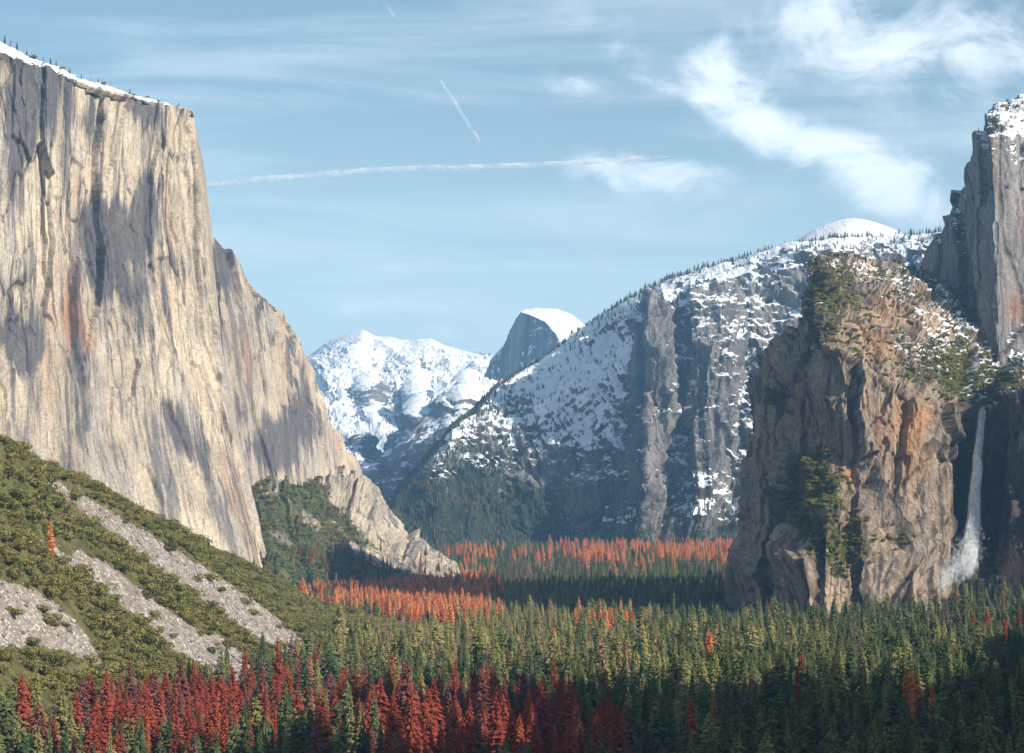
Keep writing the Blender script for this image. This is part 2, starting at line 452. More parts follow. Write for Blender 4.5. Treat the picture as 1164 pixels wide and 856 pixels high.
# ---- the wall beyond the nose
rim = W([(222, 225, 4500), (240, 258, 4520), (265, 288, 4600), (295, 330, 4720), (325, 355, 4850), (345, 382, 4940), (362, 425, 5030), (385, 480, 5110), (410, 528, 5200)])
m1 = W([(235, 340, 4450), (255, 345, 4470), (280, 370, 4560), (305, 395, 4600), (330, 405, 4800), (348, 425, 4890), (364, 450, 4980), (386, 495, 5080), (411, 531, 5190)])
m2 = W([(255, 450, 4400), (270, 450, 4440), (292, 455, 4500), (315, 470, 4540), (338, 475, 4740), (355, 480, 4850), (370, 495, 4950), (388, 510, 5060), (412, 534, 5180)])
bs = W([(270, 570, 4350), (286, 570, 4380), (305, 565, 4450), (322, 560, 4480), (347, 556, 4660), (362, 554, 4780), (378, 550, 4900), (394, 548, 5030), (414, 545, 5170)])
rear = behind(rim, 500, -60); rear2 = behind(rim, 2500, -700)
def m_east(G, N, px, py):
    n = fbm(G, 90, octv=4, off=2.); n2 = fbm(G, 26, 26, 120, octv=4, off=12.)
    x = px + 14 * n; y = py + 24 * n2
    s = blobs(x, y, [(243, 300, 7, 40, -6, .7), (254, 380, 5, 40, -8, .6), (268, 470, 5, 50, -8, .5), (318, 500, 34, 42, 10, .95), (345, 450, 16, 60, -20, .4), (300, 360, 5, 110, 0, .6), (262, 300, 22, 22, 50, .5), (340, 400, 18, 40, -20, .3), (390, 500, 20, 20, 0, .35)]) - .1  # darkening along the nose edge paints the line of shade there
    wm = blobs(x, y, [(282, 400, 14, 70, 0, .5), (302, 520, 10, 20, 0, .4), (360, 480, 20, 50, 0, .3)])
    return dict(stain_shade=s * 1.5, warm=wm - .12, snow=-.9 + .3 * sstep(.5, .8, N[..., 2]) + .9 * blobs(x, y, [(345, 490, 8, 3, 0, 1.2)]), veg=-1 + .0 * n)
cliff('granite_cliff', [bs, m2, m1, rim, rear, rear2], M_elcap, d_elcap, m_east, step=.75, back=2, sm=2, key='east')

# ---- ledge and pale slab under that wall
r0 = W([(262, 600, 4300), (290, 552, 4450), (350, 547, 4850), (400, 534, 5230), (415, 533, 5250), (432, 552, 5250), (462, 587, 5200), (490, 616, 5150), (512, 638, 5100), (524, 660, 5050)])
r1 = W([(265, 620, 4150), (290, 562, 4280), (345, 556, 4600), (395, 552, 4950), (413, 552, 5000), (430, 570, 5000), (455, 600, 4950), (485, 626, 4900), (508, 645, 4850), (521, 664, 4830)])
r2 = W([(272, 650, 3950), (305, 610, 4020), (350, 602, 4300), (385, 602, 4600), (405, 605, 4700), (425, 615, 4700), (450, 628, 4700), (478, 641, 4700), (500, 653, 4700), (517, 667, 4700)])
r3 = setz([(280, 3500), (330, 3650), (360, 3850), (395, 4000), (410, 4100), (430, 4200), (452, 4300), (480, 4350), (500, 4400), (516, 4450)], -15)
rb = behind(r0, 1500, -500)
def d_slab(G):
    Q = G.copy(); Q[..., 0] += .5 * G[..., 2]
    hs, ck, _c = slabs(SU, [(90, 120, 7, .3), (34, 45, 4, .3), (12, 16, 1.5, .2)], 41)
    h = 22 * fbm(Q, 200, octv=3) + hs + 4 * ridged(Q, 30, 30, 90, 3) + 2 * fbm(G, 9, octv=3)
    c = np.clip(1 - np.abs(fbm(Q, 70, 70, 300, 3, off=21.)) * 16, 0, 1) * .8
    return h, c
def m_slab(G, N, px, py):
    n = fbm(G, 60, octv=4); n2 = fbm(G, 18, octv=4, off=4.)
    x = px + 10 * n; y = py + 8 * n
    # rock slab is right of the line (370,560)-(450,640)
    side = (x - 372) * .72 - (y - 560) * .69
    veg = sstep(6, -14, side) * .95 + .35 * n2 - .15 * sstep(560, 545, py)
    veg = veg + blobs(x, y, [(350, 553, 22, 10, 0, .8), (400, 537, 10, 4, 10, .7)]) - blobs(x, y, [(310, 560, 20, 6, 15, .8), (350, 590, 8, 26, -50, .8), (320, 610, 6, 20, -50, .8), (415, 628, 26, 5, 25, 1.2), (425, 636, 20, 4, 25, 1.), (385, 600, 6, 24, -48, .6)])
    veg = veg + .3 * sstep(640, 655, py)
    snow = -.4 + blobs(x, y, [(345, 545, 12, 3, 0, .9), (392, 541, 8, 3, -20, 1.), (330, 548, 14, 3, 0, .6), (415, 628, 26, 4, 25, .6), (372, 545, 8, 3, 0, .7)]) + .3 * n2
    return dict(veg=veg, snow=snow, stain_shade=-.25 + .2 * n, warm=-.1 + .2 * n2)
cliff('rocky_slope', [r3, r2, r1, r0, rb], M_elcap, d_slab, m_slab, step=.8, back=1, sm=3)

# ---- Clouds Rest
sk = [(300, 440), (330, 420), (352, 402), (370, 388), (395, 378), (413, 374), (425, 380), (445, 381), (465, 386), (478, 384), (490, 383), (505, 391), (530, 398), (560, 402), (620, 405), (700, 415)]
CRX = [q[0] for q in sk]; CRY = [q[1] for q in sk]
cr0 = W([(x, y, 18000) for x, y in sk])
cr1 = W([(x - 6, y + 34 + (x % 7), 16800 - 200 * math.sin(i * 1.7)) for i, (x, y) in enumerate(sk)])
cr2 = W([(x - 4, y + 75, 15600 - 350 * math.sin(i * 2.3)) for i, (x, y) in enumerate(sk)])
cr3 = W([(x, y + 130, 14300) for x, y in sk]); cr4 = W([(x, 615, 12800) for x, y in sk])
crb = behind(cr0, 5000, -1500)
def d_far(G):
    Q = G.copy(); Q[..., 0] += 1.1 * G[..., 2]
    R_ = G.copy(); R_[..., 0] = G[..., 0] * .8 + G[..., 2] * .9; R_[..., 1] *= .25; R_[..., 2] = (G[..., 2] - G[..., 0]) * .2
    h = 60 * ridged(Q, 1500, 1500, 3500, 4, off=2.) + 105 * ridged(R_, 420, 420, 420, 5, .55) + 46 * ridged(G, 170, 170, 170, 5, .6, off=6.) + 18 * fbm(G, 70, octv=3)
    px, py = proj(G)
    h = h * (.12 + .88 * sstep(0, 34, py - np.interp(px, CRX, CRY)))
    return h, 0 * h
def m_cr(G, N, px, py):
    n = fbm(G, 500, octv=4); n2 = fbm(G, 120, octv=4, off=3.)
    x = px + 8 * n; y = py + 8 * n
    snow = .86 + .3 * n + .25 * n2 + 1.1 * (N[..., 2] - .42) - blobs(x, y, [(430, 440, 26, 12, -30, .9), (405, 455, 14, 5, 0, .5), (520, 420, 50, 6, 8, .6), (500, 398, 26, 7, 12, .45), (545, 405, 30, 6, 5, .7), (470, 425, 40, 4, 10, .4), (450, 465, 20, 30, 20, .8), (480, 410, 6, 4, 0, .7)])
    return dict(snow=snow, veg=-.1 + blobs(x, y, [(520, 418, 60, 8, 8, .4), (540, 404, 40, 5, 5, .5)]), warm=-.3 + 0 * n, stain_shade=-.3 + 0 * n)
cliff('snowy_mountain', [cr4, cr3, cr2, cr1, cr0, crb], M_far, d_far, m_cr, step=.8, back=1, sm=3)

# ---- snowy domes and cliffs in the middle distance
sk = [(340, 590), (380, 540), (398, 512), (412, 503), (428, 520), (440, 530), (452, 505), (466, 482), (480, 468), (500, 462), (520, 448), (535, 440), (552, 445), (600, 440), (680, 440)]
md0 = W([(x, y, 11200) for x, y in sk])
md1 = W([(x - 5, y + 26, 10900 - 130 * math.sin(i * 1.9)) for i, (x, y) in enumerate(sk)])
md2 = W([(x - 3, y + 66, 10500 - 200 * math.sin(i * 1.4)) for i, (x, y) in enumerate(sk)])
md3 = W([(x, max(640, y + 80), 9800) for x, y in sk])
mdb = behind(md0, 2500, -900)
def d_mid(G):
    R2_ = G.copy(); R2_[..., 0] = G[..., 0] * .8 - G[..., 2] * .8; R2_[..., 1] *= .3; R2_[..., 2] = (G[..., 2] + G[..., 0]) * .25
    hs, ck, _c = slabs(SU, [(420, 700, 50, .35), (160, 280, 26, .3), (60, 90, 9, .25)], 51)
    h = 90 * ridged(G, 800, 800, 1500, 4, off=2.) + hs * .45 + 60 * ridged(R2_, 190, 190, 190, 5, .58) + 14 * fbm(G, 40, octv=3)
    return h, 0 * h
def m_mid(G, N, px, py):
    n = fbm(G, 300, octv=4); n2 = fbm(G, 70, octv=4, off=3.)
    snow = .16 + 1.4 * (N[..., 2] - .45) + .45 * n + .25 * n2 - .25 * sstep(500, 600, py) + .35 * sstep(500, 440, py)
    return dict(snow=snow, veg=.05 + .5 * n2 + .25 * sstep(520, 600, py), warm=-.1 + .3 * n, stain_shade=-.1 + .3 * n2)
cliff('snowy_ridge', [md3, md2, md1, md0, mdb], M_far, d_mid, m_mid, step=.8, back=1, sm=2)

# ---- Half Dome
hd_s = W([(520, 470, 14700), (545, 440, 14600), (559, 406, 14500), (577, 387, 14450), (587, 364, 14400), (597, 351, 14450), (612, 349, 14500), (634, 350, 14500), (652, 356, 14450), (667, 368, 14400), (695, 396, 14300), (730, 420, 14200)])
hd_e = W([(520, 472, 14600), (545, 442, 14480), (559, 408, 14380), (577, 389, 14300), (586, 366, 14220), (592, 354, 14150), (603, 357, 14080), (620, 365, 14000), (633, 379, 13930), (640, 392, 13880), (668, 420, 13850), (700, 440, 13850)])
hd_m = W([(520, 510, 14500), (543, 470, 14400), (556, 440, 14300), (573, 425, 14230), (584, 415, 14150), (592, 410, 14080), (603, 410, 14000), (620, 412, 13930), (634, 415, 13860), (642, 420, 13800), (668, 440, 13750), (700, 470, 13750)])
hd_b = W([(520, 620, 13800), (543, 600, 13800), (556, 590, 13800), (573, 590, 13700), (584, 590, 13600), (592, 590, 13500), (603, 590, 13400), (620, 590, 13300), (634, 590, 13300), (642, 590, 13300), (668, 590, 13300), (700, 590, 13300)])
hd_r = behind(hd_s, 1500, -900)
def d_hd(G):
    h = 34 * ridged(G, 220, 220, 1200, 4) + 18 * ridged(G, 70, 70, 300, 4) + 5 * fbm(G, 60, octv=3) - 22
    k = 1 - .85 * sstep(.2, .5, np.clip(gnormal(G)[..., 2], 0, 1))
    return h * k, 0 * h
def m_hd(G, N, px, py):
    n = fbm(G, 200, octv=4)
    snow = -.2 + 1.7 * sstep(.3, .6, N[..., 2]) + .3 * n + .5 * sstep(425, 450, py)
    return dict(snow=snow, veg=-.5 + 0 * n, warm=-.5 + 0 * n, stain_shade=.25 + .5 * n)
cliff('granite_dome', [hd_b, hd_m, hd_e, hd_s, hd_r], M_far, d_hd, m_hd, step=.6, back=1, sm=1)

# ---- long snowy slope of the south wall
X = [430, 445, 456, 477, 494, 515, 540, 560, 585, 606, 638, 680, 720, 760, 800, 850, 900, 950, 1000, 1050, 1100, 1300]
Y = [610, 585, 562, 537, 516, 488, 468, 443, 424, 412, 391, 362, 338, 320, 306, 291, 277, 268, 268, 263, 258, 250]
D0 = [6700, 6900, 7100, 7200, 7300, 7300, 7600, 7800, 8000, 8100, 8100, 8100, 8000, 7950, 7900, 7850, 7800, 7800, 7800, 7800, 7700, 7600]
s0 = W(list(zip(X, Y, D0)))
def lerp3(a, b, t, sag=0):
    return tuple(a[i] * (1 - t) + b[i] * t for i in range(2)) + (a[2] * (1 - t) + b[2] * t + sag,)
sb = setz([(x + (6 if x < 560 else 0), 6900 - (300 if x < 500 else 0)) for x in X], -20)
s1 = [lerp3(a, b, .22, 40) for a, b in zip(s0, sb)]
s2 = [lerp3(a, b, .45, 90 * min(1, a[2] / 600)) for a, b in zip(s0, sb)]
s3 = [lerp3(a, b, .66, 60 * min(1, a[2] / 600)) for a, b in zip(s0, sb)]
s4 = [lerp3(a, b, .82, -40 * min(1, a[2] / 600)) for a, b in zip(s0, sb)]
sbk = behind(s0, 1500, 60); sbk2 = behind(s0, 4000, -800)
def d_slope(G):
    Q = G.copy(); Q[..., 0] += .55 * G[..., 2] + 90 * fbm(G, 700, octv=2)
    hi = sstep(0, 250, G[..., 2])
    h = (80 - 50 * sstep(640, 560, proj(G)[0])) * ridged(Q, 520, 2500, 2500, 4, off=1.) + 16 * terr(fbm(Q, 220, 900, 600, 4, off=4.) * 3.) + 26 * ridged(G, 130, 130, 260, 4, off=7.) + 14 * fbm(G, 40, octv=4)
    px, py = proj(G); rimf = .22 + .78 * sstep(2, 46, py - np.interp(px, X, Y)); h = h + 14 * terr(fbm(G, 80, octv=4, off=14.) * 3) 
    h = h * rimf
    return h * (.25 + .75 * hi), 0 * h
def m_slope(G, N, px, py):
    n = fbm(G, 260, octv=4); n2 = fbm(G, 60, octv=4, off=3.)
    x = px + 10 * n; y = py + 10 * n
    snow = .36 + 1.1 * (N[..., 2] - .50) + .45 * n + .5 * n2
    snow = snow + blobs(x, y, [(680, 420, 46, 75, 30, .55), (640, 440, 60, 40, 10, .4), (610, 470, 40, 40, 0, .3), (700, 380, 30, 40, 20, .4), (770, 335, 60, 14, -15, .3), (860, 300, 60, 16, -15, .2),
                              (640, 578, 26, 4, -38, .9), (800, 575, 16, 6, -35, .8), (635, 605, 22, 5, 0, .35), (560, 500, 40, 40, 0, .18), (930, 270, 60, 8, 0, .4)])
    snow = snow - .75 * sstep(520, 590, py) - .35 * sstep(480, 560, py) * (px < 640)
    veg = -.1 + .5 * n2 + .5 * sstep(660, 600, px) * sstep(450, 520, py) + .45 * sstep(540, 610, py) + .3 * blobs(x, y, [(520, 560, 60, 50, 0, 1.), (600, 580, 80, 26, 0, .8)])
    return dict(snow=snow, veg=veg, warm=-.1 + .3 * n, stain_shade=.05 + .3 * n)
cliff('mountain_slope', [sb, s4, s3, s2, s1, s0, sbk, sbk2], M_sent, d_slope, m_slope, step=.8, back=2, sm=4)

# ---- Sentinel Dome
hd = bpy.data.meshes
th = np.linspace(0, 2 * math.pi, 181); ph = np.linspace(0, 1, 60)
cx0, cy0, cz0 = unproj(970, 249, 8900)
G = np.zeros((60, 181, 3))
for i, f_ in enumerate(ph):
    r = f_ * 300
    G[i, :, 0] = cx0 + np.cos(th) * r * .95; G[i, :, 1] = cy0 + np.sin(th) * r
    G[i, :, 2] = cz0 - 135 * (f_ ** 1.75)
G[..., 2] += 5 * fbm(G, 120, octv=3)
Nn = np.zeros_like(G); Nn[..., 2] = 1
o = grid_mesh('snow_dome', G, M_far, dict(su=G[..., 0], snow=1.1 + .5 * fbm(G, 40, octv=3) - .6 * sstep(.75, 1, ph)[:, None] , veg=0 * G[..., 0] - .5, warm=0 * G[..., 0], stain_shade=0 * G[..., 0], crack=0 * G[..., 0], cell=0 * G[..., 0]), smooth=True)
o['kind'] = 'structure'

# ---- Sentinel Rock and its buttresses
tx = [(688, 500, 6950, 6900), (704, 440, 6900, 6780), (714, 395, 6800, 6660), (724, 350, 6680, 6540), (735, 333, 6560, 6400), (750, 338, 6600, 6385), (763, 346, 6680, 6420), (773, 356, 6720, 6590), (786, 334, 6700, 6440), (806, 322, 6740, 6410),
      (822, 313, 6760, 6440), (838, 318, 6800, 6480), (852, 345, 6880, 6640), (866, 370, 6900, 6700), (880, 335, 6900, 6620), (905, 318, 6950, 6620), (940, 325, 7000, 6700), (1000, 330, 7000, 6700)]
tx = [(a, b, c + 900, d + 820) for a, b, c, d in tx]
t0 = W([(a, b, c) for a, b, c, d in tx])
t1 = W([(a + (0 if i else -6), b + (470 - b) * .45, d + 20) for i, (a, b, c, d) in enumerate(tx)])
t2 = W([(a - 2, max(b + 20, 475), d - 110) for a, b, c, d in tx])
t3 = W([(a - 10 + .02 * a, 560, 6980 + .3 * (d - 7320) + 70 * math.sin(i * 1.3)) for i, (a, b, c, d) in enumerate(tx)])
t4 = setz([(a - 20, 6760) for a, b, c, d in tx], -25)
tb = [(x + 20, y + 350, z + 10) for x, y, z in t0]; tb2 = [(x, y + 1500, z - 400) for x, y, z in t0]
def d_sent(G):
    hi = sstep(0, 250, G[..., 2])
    Q = SU.copy()
    global CELL
    hs, ck, CELL = slabs(Q, [(210, 520, 24, .34), (80, 170, 15, .36), (30, 55, 7, .36)], 11)
    h = 20 * ridged(Q, 200, 200, 700, 3, off=1.) + hs + 16 * ridged(G, 60, 60, 60, 4) + 4 * fbm(G, 14, octv=3) - 20
    ht = 30 * ridged(G, 140, 140, 140, 4) + 10 * fbm(G, 30, octv=4)
    h = h * (1 - TOPW) + ht * TOPW
    return h * (.3 + .7 * hi), ck * .7
def m_sent(G, N, px, py):
    n = fbm(G, 160, octv=4); n2 = fbm(G, 40, octv=4, off=3.)
    x = px + 8 * n; y = py + 8 * n
    snow = -.14 + 1.15 * (N[..., 2] - .30) + .35 * n + .25 * n2 + .18 * sstep(420, 300, py)
    snow = snow + blobs(x, y, [(835, 408, 22, 5, 40, .8), (790, 465, 34, 3.5, -8, .9), (800, 575, 20, 8, -32, 1.), (800, 548, 26, 7, -18, .55), (870, 400, 14, 40, 0, .3), (745, 470, 10, 5, 0, .3), (780, 345, 16, 8, 0, .3)])
    snow = snow - .5 * sstep(590, 610, py)- .45 * blobs(x, y, [(740, 400, 34, 80, 0, 1.), (700, 560, 50, 26, 0, .8), (770, 520, 60, 26, 0, .5)])
    veg = -.15 + .35 * n2 + .6 * sstep(550, 610, py)
    return dict(snow=snow, veg=veg, warm=.05 + .3 * n + .2 * blobs(x, y, [(720, 550, 16, 30, 0, 1.), (755, 400, 10, 60, 0, .6)]), stain_shade=-.02 + .3 * n)
cliff('granite_spire', [t4, t3, t2, t1, t0, tb, tb2], M_sent, d_sent, m_sent, step=.75, back=2, sm=2)

# ---- Cathedral Rock, upper right
ca0 = W([(a_, b_, c_ - 120) for a_, b_, c_ in [(1046, 300, 3950), (1052, 285, 3900), (1066, 264, 3870), (1077, 236, 3850), (1085, 213, 3840), (1096, 192, 3830), (1107, 180, 3820), (1112, 152, 3820), (1120, 131, 3830), (1135, 116, 3860), (1164, 104, 3900), (1220, 150, 3950), (1320, 230, 4000)]])
ca1 = W([(a_, b_, c_ - 120) for a_, b_, c_ in [(1047, 312, 3870), (1055, 298, 3810), (1069, 276, 3760), (1080, 250, 3720), (1088, 228, 3690), (1099, 208, 3650), (1109, 198, 3620), (1115, 172, 3610), (1124, 156, 3600), (1140, 150, 3610), (1168, 160, 3640), (1225, 160, 3700), (1320, 170, 3800)]])
ca2 = W([(a_, b_, c_ - 120) for a_, b_, c_ in [(1048, 350, 3800), (1056, 340, 3740), (1070, 325, 3680), (1082, 305, 3630), (1092, 290, 3590), (1103, 275, 3540), (1113, 265, 3500), (1122, 255, 3480), (1132, 250, 3460), (1146, 250, 3490), (1172, 250, 3540), (1225, 250, 3600), (1320, 250, 3700)]])
ca3 = W([(a_, b_, c_ - 120) for a_, b_, c_ in [(1044, 440, 3700), (1054, 440, 3650), (1068, 440, 3600), (1080, 440, 3540), (1092, 440, 3500), (1105, 440, 3450), (1117, 440, 3400), (1128, 440, 3380), (1138, 440, 3370), (1150, 440, 3400), (1175, 440, 3440), (1230, 440, 3500), (1320, 440, 3600)]])
ca4 = [(x, y - 40, -20) for x, y, z in ca3]
cab = behind(ca0, 350, -260); cab2 = behind(ca0, 1600, -700)
def d_cath(G):
    Q = SU.copy()
    global CELL
    hs, ck, CELL = slabs(Q, [(100, 330, 4, .25), (38, 130, 4, .25), (14, 40, 2, .2)], 21)
    h = 8 * ridged(Q, 120, 120, 600, 3, off=1.) + hs + 2 * ridged(G, 20, 20, 30, 3) + 1.5 * fbm(G, 7, octv=3) - 6
    ht = 8 * ridged(G, 50, 50, 50, 4) + 4 * fbm(G, 14, octv=4)
    return (h * (1 - TOPW) + ht * TOPW) * (.3 + .7 * sstep(1050, 1125, proj(G)[0])), ck * .8
def m_cath(G, N, px, py):
    n = fbm(G, 90, octv=4); n2 = fbm(G, 20, octv=4, off=3.)
    x = px + 6 * n; y = py + 6 * n
    snow = -.30 + 1.0 * (N[..., 2] - .25) + .2 * n2 + blobs(x, y, [(1150, 140, 34, 34, 0, .42), (1158, 185, 12, 26, 0, .4), (1058, 300, 10, 14, 0, .35), (1150, 330, 30, 6, 10, .4)])
    return dict(snow=snow, veg=-.25 + .3 * n2 + blobs(x, y, [(1150, 130, 40, 30, 0, .3)]), warm=blobs(x, y, [(1152, 350, 14, 22, 0, .9), (1158, 240, 14, 60, 0, .5)]) - .1, stain_shade=-.02 + .25 * n)
cliff('granite_tower', [ca4, ca3, ca2, ca1, ca0, cab, cab2], M_cath, d_cath, m_cath, step=.75, back=2, sm=2)

# ---- the Bridalveil cliff
b0 = W([(858, 440, 3350), (864, 413, 3300), (880, 396, 3300), (904, 371, 3300), (916, 340, 3300), (922, 306, 3330), (932, 294, 3350), (962, 290, 3400), (1000, 299, 3450), (1035, 304, 3500), (1080, 328, 3550), (1120, 345, 3600), (1145, 356, 3600), (1164, 366, 3600), (1240, 390, 3600), (1340, 400, 3600)])
b1 = W([(855, 460, 3250), (863, 432, 3180), (880, 412, 3150), (904, 388, 3130), (917, 362, 3110), (926, 340, 3110), (942, 334, 3140), (975, 338, 3190), (1010, 345, 3230), (1045, 355, 3260), (1085, 370, 3300), (1120, 385, 3330), (1145, 395, 3330), (1164, 400, 3320), (1240, 410, 3250), (1340, 420, 3200)])
b2 = W([(850, 495, 3150), (861, 465, 3070), (880, 442, 3020), (904, 422, 2985), (921, 404, 2950), (936, 396, 2920), (955, 402, 2890), (985, 424, 2890), (1015, 445, 2895), (1045, 458, 2900), (1076, 471, 2950), (1100, 474, 3120), (1122, 474, 3115), (1143, 458, 3020), (1180, 436, 2985), (1330, 400, 2900)])
b3 = W([(842, 560, 3120), (857, 540, 3020), (878, 530, 2960), (902, 530, 2910), (922, 530, 2870), (940, 530, 2835), (960, 530, 2820), (988, 530, 2835), (1018, 530, 2850), (1048, 530, 2865), (1077, 535, 2935), (1096, 548, 3105), (1122, 548, 3100), (1142, 545, 3010), (1180, 540, 2965), (1330, 540, 2850)])
b4 = W([(831, 618, 3080), (850, 605, 2980), (872, 598, 2900), (898, 590, 2830), (918, 585, 2780), (938, 585, 2750), (960, 590, 2750), (990, 597, 2775), (1020, 604, 2800), (1050, 612, 2840), (1072, 622, 2910), (1090, 640, 3010), (1122, 636, 3010), (1142, 612, 2960), (1180, 600, 2900), (1330, 600, 2780)])
b5 = setz([(815, 3050), (840, 2900), (865, 2800), (895, 2700), (915, 2640), (938, 2630), (962, 2640), (992, 2660), (1025, 2690), (1055, 2720), (1066, 2760), (1085, 2840), (1122, 2840), (1150, 2760), (1190, 2720), (1330, 2650)], -20)
bb = behind(b0, 350, -30); bb2 = behind(b0, 900, -500)
def d_bri(G):
    Q = SU.copy()
    Nz = np.clip(gnormal(G)[..., 2], 0, 1)
    st = 1 - .55 * sstep(.35, .7, Nz)
    global CELL
    hs, ck, CELL = slabs(Q, [(85, 200, 13, .34), (32, 80, 7, .34), (12, 26, 3, .3)], 31)
    h = 12 * ridged(Q, 105, 105, 420, 3, off=1.) + hs + 3.5 * ridged(G, 18, 18, 26, 4) + 1.8 * fbm(G, 6, octv=3) - 8
    ht = 12 * ridged(G, 70, 70, 70, 4) + 5 * terr(fbm(G, 30, octv=4, off=3.) * 3) + 3 * fbm(G, 9, octv=4)
    h = h * (1 - TOPW) + ht * TOPW
    px, py = proj(G)
    h = h * (1 - .85 * np.clip(blobs(px, py, [(1112, 490, 17, 60, 0, 1.), (1106, 570, 17, 60, 0, 1.), (1100, 620, 16, 30, 0, 1.)]), 0, 1))
    # free-standing pinnacles at the foot of the wall
    h = h + blobs(px, py, [(858, 635, 9, 34, 2, 26), (897, 630, 11, 36, 0, 32), (915, 640, 9, 26, -10, 22), (877, 655, 4, 18, 0, 16), (988, 545, 7, 22, -15, 20), (950, 560, 8, 12, 0, 12), (1020, 640, 22, 22, 0, 22), (925, 535, 7, 9, 0, 12)])
    return h, ck * .85 * (1 - TOPW)
def m_bri(G, N, px, py):
    n = fbm(G, 70, octv=4); n2 = fbm(G, 16, octv=4, off=3.)
    x = px + 9 * n; y = py + 9 * n
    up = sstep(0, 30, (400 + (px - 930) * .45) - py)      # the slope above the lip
    nz = N[..., 2]
    snow = -.40 + 1.0 * (nz - .36) * up + .3 * n2 + .22 * up * sstep(980, 1060, px) + blobs(x, y, [(960, 300, 40, 6, 5, .75), (1130, 390, 60, 26, 20, .45), (900, 410, 20, 14, 0, .35), (885, 500, 14, 6, 0, .6), (1060, 395, 30, 20, 20, .3), (1000, 318, 50, 9, 0, .3),
                              (1122, 662, 36, 15, -35, .95), (1020, 600, 3, 3, 0, .9), (1050, 655, 8, 5, 0, .6), (960, 560, 6, 3, 0, .5)])
    snow = snow + .12 * up
    veg = -.45 + .6 * (nz - .3) + .35 * n2 + .25 * up
    veg = veg + blobs(x, y, [(1100, 420, 46, 24, 12, 1.1), (1080, 440, 30, 14, 20, .5), (930, 550, 34, 46, 30, .85), (910, 570, 24, 30, 0, .5), (960, 610, 36, 34, 20, .5), (925, 530, 20, 24, 0, .4), (950, 640, 30, 30, 0, .4), (1000, 590, 40, 14, 20, .5), (1030, 620, 26, 12, 20, .4),
                            (945, 340, 26, 34, 0, .55), (930, 400, 16, 20, 0, .4), (1020, 430, 26, 10, 10, .35), (980, 400, 26, 20, 20, .3)])
    veg = veg + .35 * blobs(x, y, [(915, 560, 50, 64, 15, 1.3), (960, 625, 56, 40, 0, 1.3)])
    veg = veg - blobs(x, y, [(858, 635, 12, 40, 2, .8), (897, 635, 13, 36, 0, .9), (915, 645, 9, 30, -10, .8), (877, 655, 5, 22, 0, .8), (1000, 520, 30, 50, 0, .4)])
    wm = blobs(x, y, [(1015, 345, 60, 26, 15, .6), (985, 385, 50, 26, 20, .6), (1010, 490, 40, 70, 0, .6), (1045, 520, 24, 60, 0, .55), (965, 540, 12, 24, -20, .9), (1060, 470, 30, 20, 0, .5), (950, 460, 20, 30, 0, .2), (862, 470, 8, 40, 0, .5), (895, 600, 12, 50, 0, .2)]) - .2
    shade = blobs(x, y, [(1100, 560, 30, 80, 0, .6), (885, 500, 36, 80, 0, .4), (925, 470, 20, 60, 0, .35), (1150, 560, 36, 90, 0, .8), (1140, 520, 16, 60, 0, .5), (1110, 560, 26, 90, 0, .9)]) + .25 * n  # recess and left-facing wall darkened in colour to stand for their shade
    return dict(snow=snow, veg=veg + .12 * up, warm=wm + .12 * up, stain_shade=shade + .42 * up)
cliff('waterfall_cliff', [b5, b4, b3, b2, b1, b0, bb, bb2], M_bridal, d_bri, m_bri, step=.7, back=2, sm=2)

# ------------------------------------------------------------------ ground sheet
def height(x, y):
    P = np.stack([x, y, 0 * x], -1)
    h = 3 * fbm(P, 220, octv=3) + 1.5 * fbm(P, 40, octv=2)
    h = h + 62 * sstep(4700, 7300, y)
    # fan below the waterfall and along the south wall
    h = h + 62 * np.exp(-(((x - 870) / 380) ** 2 + ((y - 2900) / 420) ** 2))
    # the hillside the overlook stands on
    r = np.hypot(x * .8, y)
    h = h + 117.5 * np.clip(1 - r / 560, 0, 1) ** .8 * (y > -99999)
    # south mountain behind right, unseen; height and added spur shaped to shade the forest
    yc_ = np.clip(y, -4000, 2600)
    r1_ = np.clip((x - (330 + .26 * yc_ + 480 * sstep(480, 0, y))) / 520, 0, 1)
    south = r1_ ** 1.05 * (760 + 460 * fbm(P, 420, octv=3)) * sstep(1380, 560, y)
    r2_ = np.clip((x - (130 + .24 * yc_)) / 360, 0, 1)
    shade_spur = r2_ * (330 + 60 * fbm(P, 260, octv=3)) * sstep(2750, 2150, y) * sstep(250, 750, y)
    h = h + np.maximum(south, shade_spur)
    h = h + sstep(-150, -1500, y) * 420 * sstep(-2500, 0, x) * (1 - r1_)
    return h
M_ground, t, b = new_mat('forest_floor')
geo = t.new('ShaderNodeNewGeometry')
g1 = t.noise(t.scalev(geo.outputs['Position'], (1 / 25,) * 3), 1, 6, .6)
g2 = t.noise(t.scalev(geo.outputs['Position'], (1 / 60,) * 3), 1, 5, .6)
c = t.mix(t.mapr(g1, .35, .65), (.05, .05, .025), (.11, .085, .05))
c = t.mix(t.mapr(t.math('ADD', g2, t.math('MULTIPLY', t.attr('snow'), .5)), .62, .66), c, (.8, .82, .86))
t.l.new(c, b.inputs['Base Color'])
xs = np.concatenate([np.linspace(-30000, -4200, 14), np.arange(-4000, 4001, 25), np.linspace(4200, 30000, 14)])
ys = np.concatenate([np.linspace(-12000, -3200, 8), np.arange(-3000, 8001, 25), np.linspace(8300, 32000, 20)])
XX, YY = np.meshgrid(xs, ys)
G = np.stack([XX, YY, height(XX, YY)], -1)
gpx, gpy = proj(np.where(G[..., 1:2] < 50, np.array([0, 50, 0.]), G))
sn = blobs(gpx, gpy, [(970, 840, 70, 50, 0, 1.6), (1060, 800, 60, 30, 0, .7), (830, 690, 30, 12, 0, 1.), (690, 715, 30, 12, 0, .3)]) * (G[..., 1] > 500)
